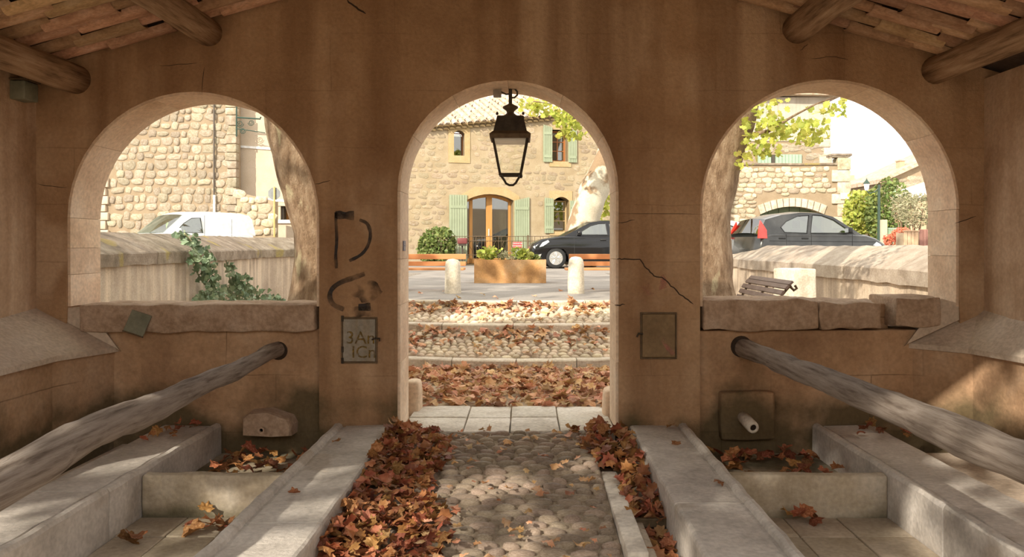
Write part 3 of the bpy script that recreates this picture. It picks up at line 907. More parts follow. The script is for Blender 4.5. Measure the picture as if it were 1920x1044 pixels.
def ribbon(pts, w, y, name, mt, parent, smooth_=True):
    """flat paint stroke on the wall, pts in photo pixels"""
    if smooth_:
        for _ in range(3):
            q = [pts[0]]
            for a, c in zip(pts, pts[1:]):
                q += [(a[0] * .75 + c[0] * .25, a[1] * .75 + c[1] * .25), (a[0] * .25 + c[0] * .75, a[1] * .25 + c[1] * .75)]
            pts = q + [pts[-1]]
    P2 = [P(x, z, WY) for x, z in pts]; vs = []; fs = []
    n = len(P2)
    for i in range(n):
        t = P2[min(i + 1, n - 1)] - P2[max(i - 1, 0)]
        d = Vector((-t.z, 0, t.x)).normalized()
        ww = w * (1 if not hasattr(w, '__len__') else 1)
        e = (.35 if i in (0, n - 1) else 1) * (1 + .3 * noise.noise(Vector((P2[i].x * 25, P2[i].z * 25, 2))))
        for s in (-1, 1): vs.append((P2[i].x + d.x * s * ww * e / 2, y, P2[i].z + d.z * s * ww * e / 2))
    for i in range(n - 1): fs.append((2 * i, 2 * i + 1, 2 * i + 3, 2 * i + 2))
    return MB().add(vs, fs).build(name, mt, parent)
pts = [(1213, 662), (1235, 640), (1262, 668)]
ribbon([(1238, 628), (1246, 645), (1262, 664)], .03, WY - .0165, 'pink_smear', M['pink_paint'], g)
yy = WY - .0015
ribbon([(630, 398), (630, 420), (632, 450), (629, 480), (631, 503)], .022, yy, 'graffiti', M['black_paint'], wall_front)
ribbon([(628, 402), (645, 404), (664, 404)], .055, yy, 'graffiti', M['black_paint'], wall_front)
ribbon([(674, 412), (690, 418), (696, 440), (690, 462), (678, 478), (655, 489)], .022, yy, 'graffiti', M['black_paint'], wall_front)
ribbon([(684, 513), (665, 520), (640, 528), (622, 540), (617, 556), (624, 572), (645, 580)], .034, yy, 'graffiti', M['black_paint'], wall_front)
ribbon([(672, 576), (695, 575)], .05, yy, 'graffiti', M['black_paint'], wall_front)
ribbon([(650, 588), (675, 584), (700, 582)], .07, yy - .0003, 'soot_stain', M['soot'], wall_front)
ribbon([(655, 530), (690, 545), (705, 560)], .16, yy - .0004, 'soot_stain', M['soot'], wall_front)
ribbon([(1195, 560), (1215, 542), (1250, 525)], .09, yy, 'pink_smear', M['pink_paint'], wall_front)
def crack(pts, w=.006, y=None):
    out = []
    for (a, c) in zip(pts, pts[1:]):
        for i in range(4):
            t = i / 4
            out.append((a[0] + (c[0] - a[0]) * t + R.uniform(-1, 1), a[1] + (c[1] - a[1]) * t + R.uniform(-1.2, 1.2)))
    out.append(pts[-1])
    ribbon(out, w, yy - .0002 if y is None else y, 'crack', M['crack'], wall_front, False)
crack([(1157, 486), (1175, 485), (1200, 486), (1212, 503), (1226, 518), (1245, 522), (1258, 535), (1280, 556), (1300, 570)], .008)
crack([(1158, 418), (1190, 412)], .005); crack([(1153, 572), (1172, 571)], .008); crack([(300, 124), (370, 118)], .004)
crack([(70, 345), (125, 352)], .004); crack([(1158, 400), (1318, 402)], .003); crack([(650, 0), (668, 14), (686, 26)], .012); crack([(590, 345), (620, 338)], .005)
crack([(1520, 110), (1560, 106), (1590, 112)], .004); crack([(1500, 95), (1515, 82)], .004); crack([(383, 125), (379, 175)], .004); crack([(1790, 418), (1830, 405)], .006)
# little blue number plate on the left door jamb
p = P(757.5, 460.5, 5.98)
xj = WX(750) + .0012
g = empty('number_plate', (xj, 5.98, p.z), label='small blue number plate with white digits on the pale door jamb', cat='plate')
MB().rbox(xj - .001, xj + .004, 5.93, 6.04, p.z - .037, p.z + .035, .002).build('plate', M['blue_sign'], g)
for body, dz in (('2', .017), ('8', -.018)):
    o = link('digit', text_mesh('digit', body, .034, M['white'], .0004), g)
    o.location = (xj + .005, 5.985, p.z + dz); o.rotation_euler = (math.pi / 2, 0, math.pi / 2)
# leaning metal plate on the left sill
p = P(258, 606, WY - .045)
g = empty('metal_plate', (p.x, WY - .05, p.z - .08), label='small greenish metal plate leaning on the left sill stone', cat='plate')
Mx = Matrix.Translation(p) @ Matrix.Rotation(math.radians(18), 4, 'Y') @ Matrix.Rotation(math.radians(-14), 4, 'X')
MB().rbox(-.072, .072, -.006, .006, -.078, .078, .004, M=Mx).build('plate', M['green_metal'], g)
MB().rbox(-.074, .074, -.012, .006, -.084, -.074, .003, M=Mx).build('bottom_rim', M['iron_brown'], g)
# junction box high on the left wall
p = P(48, 172, 5.6)
g = empty('junction_box', (XL + .03, 5.58, p.z), label='small grey-green box fixed high on the left wall below the beam', cat='box')
MB().rbox(XL - .005, XL + .10, 5.50, 5.66, p.z - .065, p.z + .06, .01).build('body', M['green_metal'], g, True)
MB().rbox(XL - .005, XL + .11, 5.49, 5.67, p.z + .062, p.z + .075, .004).build('lid', M['iron_brown'], g)

# ------------------------------------------------------------------ lantern under the door arch
LY = 6.02; lk = LY / F
def LP(px, py): return P(px, py, LY)
lx = LP(957, 0).x
lan = empty('hanging_lantern', (lx, LY, LP(957, 348).z), label='old iron street lantern with open glass cage hanging under the door arch', cat='lantern')
def lz(py): return LP(957, py).z
def ring4(h): return [(lx - h, LY - h), (lx + h, LY - h), (lx + h, LY + h), (lx - h, LY + h)]
def frustum(parent, name, levels, mt):
    vs = []; fs = []
    for h, z in levels: vs += [(x, y, z) for x, y in ring4(h)]
    for i in range(len(levels) - 1):
        for j in range(4): fs.append((i * 4 + j, i * 4 + (j + 1) % 4, i * 4 + 4 + (j + 1) % 4, i * 4 + 4 + j))
    fs.append((3, 2, 1, 0)); m = 4 * (len(levels) - 1); fs.append((m, m + 1, m + 2, m + 3))
    return MB().add(vs, fs).build(name, mt, parent)
MB().tube([(lx, LY, lz(200)), (lx, LY, lz(178)), (lx, LY, lz(158))], .013, 8).build('hanging_rod', M['iron'], lan)
MB().tube([(lx + .0, LY, lz(166)), (lx + .03, LY, lz(166)), (lx + .05, LY, lz(172)), (lx + .05, LY, lz(178)), (lx + .03, LY, lz(183)), (lx, LY, lz(183))], .007, 8).build('scroll', M['iron'], lan)
MB().tube([(lx - .07, LY, lz(172)), (lx - .03, LY, lz(177)), (lx, LY, lz(176))], .006, 8).build('cable', M['iron'], lan)
MB().lathe([(.012, lz(194)), (.03, lz(197)), (.056, lz(200)), (.056, lz(203)), (.030, lz(208)), (.026, lz(212)), (.045, lz(216)), (.072, lz(219)), (.072, lz(221))], (lx, LY, 0), 18).build('chimney_cap', M['iron_brown'], lan, True)
frustum(lan, 'hood', [(24 * lk, lz(220)), (31 * lk, lz(250))], M['iron'])
frustum(lan, 'hood_rim', [(31 * lk, lz(249)), (38 * lk, lz(255)), (37 * lk, lz(263)), (34 * lk, lz(263)), (34 * lk, lz(258))], M['iron_brown'])
frustum(lan, 'reflector', [(29 * lk, lz(262)), (30 * lk, lz(267)), (28 * lk, lz(268))], M['white'])
for sx, sy in ((-1, -1), (1, -1), (1, 1), (-1, 1)):
    h0, h1 = 32 * lk, 19 * lk
    MB().tube([(lx + sx * h0, LY + sy * h0, lz(260)), (lx + sx * h1, LY + sy * h1, lz(328))], .0095, 6).build('corner_bar', M['iron'], lan)
    kx = 24 * lk
    MB().lathe([(.008, 0), (.010, .012), (.004, .022)], (lx + sx * kx, LY + sy * kx, lz(219)), 8).build('knob', M['iron'], lan)
for i in range(4):
    a, c = ring4(31 * lk)[i], ring4(31 * lk)[(i + 1) % 4]; d, e = ring4(18.5 * lk)[i], ring4(18.5 * lk)[(i + 1) % 4]
    MB().add([(*a, lz(264)), (*c, lz(264)), (*e, lz(326)), (*d, lz(326))], [(0, 1, 2, 3)]).build('pane', M['clear_glass'], lan)
    MB().tube([(*ring4(19 * lk)[i], lz(328)), (*ring4(19 * lk)[(i + 1) % 4], lz(328))], .010, 6).build('bottom_rail', M['iron'], lan)
hp = [(940, 330), (945, 337), (949, 344), (955, 347), (962, 347), (967, 343), (971, 336), (976, 329)]
MB().tube([LP(x, y) for x, y in hp], .0085, 8).build('handle', M['iron'], lan)
MB().lathe([(.01, 0), (.012, -.02), (.004, -.03)], LP(977, 328) + Vector((0, -19 * lk, 0)), 8).build('knob', M['iron'], lan)
g = empty('ceiling_box', (LP(932, 0).x, 6.05, LP(932, 183).z), label='small grey fixing box on the underside of the door arch beside the lantern', cat='box')
p0, p1 = P(925, 157, 6.05), P(940, 182, 6.05)
MB().rbox(p0.x, p1.x, 6.0, 6.08, p1.z, p0.z, .005).build('body', M['grey_metal'], g)
MB().box(p0.x - .004, p1.x + .004, 5.995, 6.085, p0.z - .012, p0.z + .012).build('bracket', M['iron_brown'], g)

# ================================================================== GROUND OUTSIDE
SZ = 0.60                       # street level
b = MB()
b.box(-60, 60, 20.9, 90, -.5, SZ)
b.box(-60, -6.15, 6.6, 20.9, -.5, SZ); b.box(5.4, 60, 6.6, 20.9, -.5, SZ)
ground = b.build('ground_street', M['asphalt'], kind='structure')
MB().box(-6.15, 5.4, WY + WT, 20.9, -.6, -.03).build('ground_courtyard', M['earth'], kind='structure')
MB().box(-60, 60, -60, 2.2, -.9, -.20).build('ground_rear', M['earth'], kind='structure')
MB().box(-60, 60, 2.2, 6.23, -.9, -.45).build('ground_below', M['earth'], kind='structure')

# curved steps up to the street: kerb stones and pebbled treads
steps = empty('garden_steps', (0, 9, 0), label='wide shallow curved steps of pebbles and kerb stones, scattered with leaves', cat='steps')
XC = -0.05
RIS = [(8.72, -.03, .085, 4.0), (9.52, .30, .385, 4.6), (10.32, .535, .60, 5.4)]      # y at centre, foot, top, curve radius
def ry(i, x): return RIS[i][0] + (x - XC) ** 2 / (2 * RIS[i][3])
for i in range(3):
    xk = -2.6
    kw = [0.62, 0.75, 0.9][i]
    while xk < 2.55:
        x1 = min(2.6, xk + kw * R.uniform(.85, 1.15))
        vs = []; fs = []; n = 6
        for j in range(n + 1):
            x = xk + .004 + (x1 - xk - .008) * j / n; y = ry(i, x)
            nz = .006 * noise.noise(Vector((x * 6, i, 0)))
            zt = RIS[i][2] + nz
            vs += [(x, y, RIS[i][1] - .3), (x, y, zt - .012), (x, y + .012, zt), (x, y + .16, zt + .004), (x, y + .16, RIS[i][1] - .3)]
        for j in range(n):
            for q in range(5):
                a, c = j * 5 + q, j * 5 + (q + 1) % 5
                fs.append((a, c, c + 5, a + 5))
        fs.append((0, 1, 2, 3, 4)); fs.append(tuple(n * 5 + q for q in (4, 3, 2, 1, 0)))
        MB().add(vs, fs).build('kerb_stone', M['kerb'], steps)
        xk = x1
PALE = [MB().add(*cobble_shape(30 + s, 9)).mesh('cobble', M['pale_cobble'], True) for s in range(6)]
PALES = [cobble_shape(30 + s, 9) for s in range(6)]
def tread_z(i, x, y):
    y0, y1 = ry(i, x) + .16, ry(i + 1, x)
    t = min(1, max(0, (y - y0) / (y1 - y0)))
    return RIS[i][2] + (RIS[i + 1][1] - RIS[i][2]) * t
for i in range(2):
    vs = []; fs = []; nx = 20
    for j in range(nx + 1):
        x = -2.6 + 5.2 * j / nx
        for y in (ry(i, x) + .15, ry(i + 1, x) + .02): vs.append((x, y, tread_z(i, x, y) - .012))
    for j in range(nx): fs.append((2 * j, 2 * j + 2, 2 * j + 3, 2 * j + 1))
    MB().add(vs, fs).build('tread_bed', M['mortar'], steps)
    far = MB(); cnt = 0
    t = .05
    while t < 1.0:
        x = -2.5 + R.uniform(0, .08)
        while x < 2.5:
            w = R.uniform(.06, .125)
            y0, y1 = ry(i, x) + .16, ry(i + 1, x)
            y = y0 + (y1 - y0) * t
            h = R.uniform(.018, .034); d = R.uniform(.05, .075)
            slope = math.atan((RIS[i + 1][1] - RIS[i][2]) / (y1 - y0))
            loc = (x + w / 2, y + R.uniform(-.01, .01), tread_z(i, x, y) - .004)
            if i == 0 and abs(x) < 1.45 and cnt < 280:
                cnt += 1
                o = link('cobble', R.choice(PALE), steps)
                o.location = loc; o.location = Vector(loc) - Vector((0, 9, 0)) * 0
                o.rotation_euler = (slope, 0, R.uniform(-.5, .5)); o.scale = (w * .96, d, h)
            else:
                m = Matrix.Translation(loc) @ Matrix.Rotation(slope, 4, 'X') @ Matrix.Rotation(R.uniform(-.5, .5), 4, 'Z') @ Matrix.Diagonal((w * .96, d, h, 1))
                v_, f_ = R.choice(PALES)
                far.add([m @ Vector(v) for v in v_], f_)
            x += w + R.uniform(0, .012)
        t += .105 if i == 0 else .10
    far.build('cobble', M['pale_cobble'], steps, True, kind='stuff')
# plaza between the steps and the street
vs = []; nx = 24
out = [(-2.6, 21.0)] + [(-2.6 + 4.6 * j / nx, ry(2, -2.6 + 4.6 * j / nx) + .15) for j in range(nx + 1)] + [(2.0, 21.0)]
MB().prism(out, lambda x, y, z: (x, y, z), -.2, SZ + .002).build('ground_plaza', M['asphalt'], kind='structure')

# guard stones outside the door
for (px, y, w, h, lab) in ((776, 6.55, .11, .235, 'small worn guard stone outside the doorway at the number plate jamb'), (1144, 6.40, .11, .20, 'small worn guard stone outside the doorway, on the cracked wall side')):
    x = (px - VX) / F * y
    MB().rbox(x - w / 2, x + w / 2, y - .1, y + .1, -.05, h, .035, .05, .012, 5, px).build('guard_stone', M['jamb_stone'], None, True, label=lab, cat='stone')

# parapet walls beside the courtyard
def parapet(pts, zl, zf, zt, width, mats, stone_len, label, side):
    """pts = line of the inner face; coping zl (lower front edge), zf (fold), zt (top back)"""
    g = empty('parapet_wall', (pts[0][0], pts[0][1], 0), label=label, cat='wall')
    out = -1 if side == 'left' else 1
    L = [0]
    for a, c in zip(pts, pts[1:]): L.append(L[-1] + (Vector(c) - Vector(a)).length)
    def at(d):
        for i in range(len(L) - 1):
            if d <= L[i + 1] or i == len(L) - 2:
                t = (d - L[i]) / (L[i + 1] - L[i]); a, c = Vector(pts[i]), Vector(pts[i + 1])
                u = (c - a).normalized(); nrm = Vector((-u.y, u.x)) * (1 if side == 'left' else -1)
                if nrm.x * out < 0 and abs(nrm.x) > .3: nrm = -nrm
                return a + (c - a) * t, nrm
    vs = []; fs = []; n = int(L[-1] / .4) + 1
    for i in range(n + 1):
        p, nn = at(L[-1] * i / n)
        q0 = p + nn * .06; q1 = p + nn * width
        vs += [(q0.x, q0.y, -.3), (q0.x, q0.y, zl + .01), (q1.x, q1.y, zl + .01), (q1.x, q1.y, -.3)]
    for i in range(n):
        for j in range(4):
            a, c = i * 4 + j, i * 4 + (j + 1) % 4
            fs.append((a, c, c + 4, a + 4))
    fs += [(0, 1, 2, 3), tuple(n * 4 + j for j in (3, 2, 1, 0))]
    MB().add(vs, fs).build('wall_face', M[mats[0]], g)
    d = 0.0
    while d < L[-1] - .05:
        d1 = min(L[-1], d + stone_len * R.uniform(.8, 1.2))
        vs = []; fs = []; n = 6; j0 = R.uniform(-.012, .012)
        for i in range(n + 1):
            p, nn = at(d + .006 + (d1 - d - .012) * i / n)
            prof = [(0, zl), (0, zf - .02), (.02, zf), (width * .5, (zf + zt) / 2 + .02), (width - .02, zt), (width + .04, zt - .03), (width + .04, zl)]
            for o_, z in prof:
                q = Vector((p.x + nn.x * (o_ + j0), p.y + nn.y * (o_ + j0), z + j0 * .5))
                q += noise.noise_vector(q * 5) * .018
                vs.append(q)
        m = 7
        for i in range(n):
            for j in range(m):
                a, c = i * m + j, i * m + (j + 1) % m
                fs.append((a, c, c + m, a + m))
        fs += [tuple(range(m)), tuple(n * m + j for j in reversed(range(m)))]
        MB().add(vs, fs).build('coping_stone', M[mats[1]], g)
        d = d1
    return g
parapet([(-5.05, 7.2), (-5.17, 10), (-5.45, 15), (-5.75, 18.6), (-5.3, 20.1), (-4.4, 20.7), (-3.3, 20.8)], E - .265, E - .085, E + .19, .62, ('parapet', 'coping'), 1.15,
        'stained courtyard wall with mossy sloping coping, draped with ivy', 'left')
parapet([(4.92, 7.2), (4.98, 10.3), (5.0, 15), (4.92, 21)], E - .52, E - .305, E - .0, .66, ('parapet', 'pale_coping'), 2.2,
        'pale courtyard wall with broad smooth sloping coping behind the slatted bench', 'right')

# ------------------------------------------------------------------ things on the plaza
def bollard(px, y, top, w, lab):
    x = (px - VX) / F * y; h = E - (top - VY) / F * y - SZ
    prof = [(w * .52, -.05), (w * .52, 0), (w * .5, h * .3), (w * .49, h * .8), (w * .44, h * .92), (w * .30, h * .98), (w * .05, h)]
    MB().lathe(prof, (x, y, SZ), 20, .010, 6).build('stone_bollard', M['bollard'], None, True, label=lab, cat='bollard', group='stone bollards on the plaza')
bollard(849, 12.05, 485, .232, 'pale clean stone bollard on the plaza by the red-slatted bench with the bush behind')
bollard(1080, 12.05, 481, .236, 'stone bollard with darker weathered top, in front of the bench by the black car')
# rusty planter
py_ = 15.3
pl = empty('corten_planter', ((956 - VX) / F * py_, py_, SZ), label='long rusty steel planter with yellow-green plants on the plaza', cat='planter')
xa, xb = (889 - VX) / F * py_, (1024 - VX) / F * py_; zt = SZ + .435; dpt = .55
b = MB(); t = .02
b.box(xa, xb, py_, py_ + t, SZ, zt); b.box(xa, xb, py_ + dpt - t, py_ + dpt, SZ, zt); b.box(xa, xa + t, py_ + t, py_ + dpt - t, SZ, zt); b.box(xb - t, xb, py_ + t, py_ + dpt - t, SZ, zt)
b.build('steel_sides', M['corten'], pl)
MB().box(xa + t, xb - t, py_ + t, py_ + dpt - t, SZ, zt - .06).build('soil', M['earth'], pl)
def tuft(px, y, zbase, h, rad, n, mt, lab, shapes=OVAL, size=.09, name='planter_plant', group=None, cat='plant'):
    x = (px - VX) / F * y
    g = empty(name, (x, y, zbase), label=lab, cat=cat, group=group)
    st = MB(); fo = MB()
    for i in range(max(5, n // 12)):
        th = R.uniform(0, 6.283); q = R.uniform(.2, 1)
        tip = Vector((x + math.cos(th) * rad * q, y + math.sin(th) * rad * q * .7, zbase + h * R.uniform(.6, 1)))
        base = Vector((x + math.cos(th) * rad * .15, y, zbase))
        mid = base.lerp(tip, .5) + Vector((0, 0, h * .12))
        st.tube([base, mid, tip], [.006, .005, .002], 5)
        for j in range(12):
            t = R.uniform(.3, 1.05); p = base.lerp(tip, t) + Vector((R.uniform(-1, 1), R.uniform(-1, 1), R.uniform(-.6, .6))) * rad * .22
            put(fo, R.choice(shapes), p, size * R.uniform(.7, 1.3), rand_rot(R, 1.2))
    st.build('stems', M['bush_leaf'], g)
    fo.build('foliage', mt, g, kind='stuff')
    return g
tuft(914, 15.5, zt - .06, .30, .24, 140, M['hedge_leaf'], 'bright yellow-green plant at the end of the rusty planter toward the bush')
tuft(938, 15.7, zt - .06, .28, .20, 70, M['olive_leaf'], 'dull grey-green herb in the middle of the rusty planter', NARROW, .09)
tuft(960, 15.6, zt - .06, .22, .18, 60, M['olive_leaf'], 'low straw-coloured herb in the rusty planter beside the dull grey-green one', NARROW, .08)
tuft(978, 15.5, zt - .06, .30, .24, 140, M['hedge_leaf'], 'bright yellow-green plant in the rusty planter below the red sign')
tuft(1003, 15.6, zt - .06, .13, .18, 50, M['bush_leaf'], 'short dark green plant at the end of the rusty planter by the car wheel')
# red-slatted benches
def slat_bench(x0, x1, y, lab):
    g = empty('wooden_bench', ((x0 + x1) / 2, y, SZ), label=lab, cat='bench', group='red-brown slatted benches on the plaza')
    kz = lambda py, yy: E - (py - VY) / F * yy
    for (pa, pb, yy) in ((476, 486, y + .05), (490, 498.5, y)):
        MB().rbox(x0 + .08, x1, yy, yy + .035, kz(pb, yy), kz(pa, yy), .006).build('back_slat', M['bench_wood'], g)
    for i in range(4):
        yy = y - .10 - i * .11
        MB().rbox(x0, x1, yy - .045, yy + .045, SZ + .315, SZ + .35, .006).build('seat_slat', M['bench_wood'], g)
    for xx in (x0 + .25, x1 - .25):
        MB().tube([(xx, y + .09, SZ + .56), (xx, y + .03, SZ + .33), (xx, y + .02, SZ)], .018, 8).build('rear_leg', M['iron'], g)
        MB().tube([(xx, y + .03, SZ + .305), (xx, y - .42, SZ + .305), (xx, y - .46, SZ)], .018, 8).build('front_leg', M['iron'], g)
slat_bench(-2.55, -.95, 13.2, 'red-brown slatted bench on the plaza in front of the round bush')
slat_bench(.62, 1.95, 13.2, 'red-brown slatted bench on the plaza in front of the black car')
# dark bench in the courtyard: curved slatted back, slats along the wall
g = empty('park_bench', (2.2, 8.95, 0), label='dark brown slatted park bench with curved iron ends beside the right arch', cat='bench')
prof = [(2.64, .925), (2.60, .885), (2.555, .83), (2.52, .77), (2.485, .705), (2.455, .64), (2.42, .575), (2.36, .52), (2.28, .485), (2.19, .475), (2.10, .475), (2.01, .47), (1.93, .455)]
for i, (x, z) in enumerate(prof):
    a = prof[max(i - 1, 0)]; c = prof[min(i + 1, len(prof) - 1)]
    t = Vector((c[0] - a[0], 0, c[1] - a[1])).normalized(); nn = Vector((-t.z, 0, t.x))
    hw = .024; ht = .011; vs = []
    for yy in (8.2, 9.7):
        for (s1, s2) in ((-1, -1), (1, -1), (1, 1), (-1, 1)):
            vs.append(Vector((x, yy, z)) + t * hw * s1 + nn * ht * s2)
    MB().add(vs, [(0, 1, 2, 3), (7, 6, 5, 4), (0, 4, 5, 1), (1, 5, 6, 2), (2, 6, 7, 3), (3, 7, 4, 0)]).build('slat', M['slat_paint'], g)
for yy in (8.28, 8.95, 9.62):
    path = [Vector((x + .02, yy, z - .022)) for x, z in prof]
    MB().tube([Vector((2.70, yy, .90)), Vector((2.72, yy, .87)), Vector((2.69, yy, .85)), Vector((2.66, yy, .88))] + path, .014, 8).build('iron_rib', M['iron_brown'], g)
    MB().tube([(2.42, yy, .52), (2.50, yy, .25), (2.58, yy, -.03)], .016, 8).build('leg', M['iron_brown'], g)
    MB().tube([(2.0, yy, .45), (1.98, yy, .2), (1.92, yy, -.03)], .016, 8).build('leg', M['iron_brown'], g)
# square stone block behind the bench
x = (1495 - VX) / F * 11.0; zt_ = E - (503 - VY) / F * 11
MB().rbox(x - .2, x + .19, 10.9, 11.3, -.03, zt_, .02, .1, .012, 4, 2, Matrix.Translation((x, 11.1, 0)) @ Matrix.Rotation(.35, 4, 'Z') @ Matrix.Translation((-x, -11.1, 0))).build(
    'stone_block', M['bollard'], None, True, label='square pale stone block against the right courtyard wall behind the slatted bench', cat='stone')

# ------------------------------------------------------------------ plane trees
def tree_trunk(g, pts, Y, r, mt, name='trunk', amp=.05, seg=22):
    P3 = []; rad = []
    for i, q in enumerate(pts):
        p = P(q[0], q[1], q[3] if len(q) > 3 else Y); P3.append(p); rad.append(r * q[2])
    pp = []; rr = []
    for i in range(len(P3) - 1):
        for j in range(5):
            t = j / 5; pp.append(P3[i].lerp(P3[i + 1], t)); rr.append(rad[i] + (rad[i + 1] - rad[i]) * t)
    pp.append(P3[-1]); rr.append(rad[-1])
    return MB().tube(pp, rr, seg, True, amp, 2.2).build(name, mt, g, True)
def clumpy(g, boxes, nclump, per, size, rad, mt):
    """crown made of separate leafy clumps with gaps between them"""
    bl = []
    for c, rr in boxes:
        for _ in range(nclump):
            d = Vector((R.uniform(-1, 1), R.uniform(-1, 1), R.uniform(-1, 1)))
            if d.length > 1: d.normalize()
            q = rad * R.uniform(.6, 1.4)
            bl.append((Vector(c) + Vector((d.x * rr[0], d.y * rr[1], d.z * rr[2])), (q, q, q * .6), q))
    return foliage(R, bl, per * len(bl), size, LEAF_FLAT, .2).build('foliage', mt, g, kind='stuff')
def crown(g, blobs, n, size, mt, shapes=LEAF_FLAT, shell=.3):
    return foliage(R, blobs, n, size, shapes, shell).build('foliage', mt, g, kind='stuff')
t1 = empty('plane_tree', P(612, 0, 9) * 1.0, label='leaning flaky-barked plane tree at the edge of the left arch', cat='tree'); t1.location.z = -.03
tree_trunk(t1, [(612, 690, 1.35), (612, 620, 1.15), (612, 572, 1.05), (611, 540, 1), (615, 480, .99), (614, 430, .98), (600, 350, .97), (581, 290, .96), (566, 220, .97), (545, 120, .9), (530, 0, .8), (525, -200, .6)], 9.0, .40, M['bark'])
clumpy(t1, [((-5.0, 6.2, 6.4), (3.6, 2.6, 1.3)), ((-7.5, 9.5, 6.8), (3.0, 3.0, 1.3)), ((-10.5, 5.0, 6.4), (3.0, 3.2, 1.2)), ((-9.0, 1.5, 6.2), (2.6, 2.4, 1.2)), ((-2.6, 8.6, 6.2), (2.2, 2.2, 1.2))], 34, 30, .26, .62, M['green_leaf'])  # clumps out of view, added in the sun's path to shade plaza and coping
t2 = empty('plane_tree', (2.19, 10.5, SZ), label='flaky-barked plane tree leaning over the courtyard beside the right arch, with a leafy low branch', cat='tree')
tree_trunk(t2, [(1307, 570, 1.25), (1308, 520, 1.03), (1306, 470, 1.0), (1308, 391, 1.0), (1323, 314, 1.0), (1345, 250, .98), (1362, 193, .97), (1395, 100, .85), (1420, 0, .8), (1440, -200, .6)], 10.5, .42, M['bark'])
br_ = tree_trunk(t2, [(1375, 262, 1.6, 10.4), (1402, 254, 1.1, 10.2), (1440, 246, .8, 10.0), (1490, 216, .6, 9.8), (1530, 195, .45, 9.7), (1565, 182, .3, 9.6)], 10, .028, M['bark'], 'branch', .004, 8)
fo = MB()
def spray(fo, px0, py0, px1, py1, Y, n, size, shapes, dens=None):
    for _ in range(n):
        x, y = R.uniform(px0, px1), R.uniform(py0, py1)
        put(fo, R.choice(shapes), P(x, y, Y + R.uniform(-.4, .4)), size * R.uniform(.75, 1.25), rand_rot(R, 1.3))
for (a, b_, c, d, n) in ((1392, 185, 1450, 300, 60), (1420, 180, 1480, 260, 30), (1450, 225, 1520, 268, 45), (1500, 225, 1555, 272, 34), (1545, 195, 1585, 220, 12), (1380, 280, 1412, 312, 9), (1395, 270, 1430, 292, 10), (1440, 272, 1465, 292, 6), (1575, 178, 1595, 192, 4), (1515, 200, 1545, 215, 5)):
    spray(fo, a, b_, c, d, 10.0, int(n * 1.7), .105, LEAF_FLAT)
fo.build('foliage', M['green_leaf'], t2, kind='stuff')
clumpy(t2, [((1.2, 9.0, 6.8), (3.4, 2.6, 1.3)), ((3.0, 12.0, 7.2), (2.4, 2.4, 1.2))], 30, 30, .26, .62, M['green_leaf'])
t3 = empty('plane_tree', (P(1088, 480, 27).x, 27, SZ), label='pale mottled plane tree leaning beside the stone house behind the black car', cat='tree')
tree_trunk(t3, [(1080, 498, 1.3), (1086, 460, 1.1), (1094, 420, 1.0), (1108, 370, .95), (1134, 312, .9), (1162, 250, .82), (1185, 170, .75), (1200, 60, .6)], 27, .50, M['pale_bark'])
tree_trunk(t3, [(1170, 235, 1.5, 26.8), (1110, 205, 1.0, 25), (1060, 196, .7, 24), (1000, 190, .4, 23.2)], 25, .05, M['pale_bark'], 'branch', .004, 8)
fo = MB()
for (a, b_, c, d, n) in ((975, 186, 1010, 208, 26), (995, 190, 1050, 218, 46), (1035, 208, 1090, 235, 46), (1045, 230, 1092, 262, 46), (1095, 185, 1140, 260, 40)):
    spray(fo, a, b_, c, d, 23.8, int(n * 1.8), .19, LEAF_FLAT)
for (a, b_, c, d, n) in ((1090, 345, 1112, 372, 14), (1112, 318, 1130, 340, 6), (1122, 350, 1145, 412, 60)):
    spray(fo, a, b_, c, d, 28.6, n, .24, LEAF_FLAT)
fo.build('foliage', M['green_leaf'], t3, kind='stuff')
# unseen tree added behind the wash-house to dapple the sun indoors
dapple_tree = empty('plane_tree', (-5.2, -4.5, -.2), label='tall plane tree standing behind the wash-house', cat='tree')
MB().tube([(-5.2, -4.5, -.3), (-5.2, -4.5, 1), (-5.0, -4.4, 3), (-4.7, -4.3, 5), (-4.5, -4.2, 7)], [.5, .4, .36, .3, .2], 16, True, .05, 2).build('trunk', M['bark'], dapple_tree, True)
clumpy(dapple_tree, [((-6.4, -4.2, 5.9), (3.8, 2.6, 1.7)), ((-3.4, -3.6, 5.3), (2.6, 1.8, 1.2))], 16, 36, .27, .62, M['green_leaf'])
MB().box(-30, 30, -12, -9.5, -.9, 4.6).build('wall_rear', M['stucco'], kind='structure')  # unseen wall added behind the camera to block low sky light

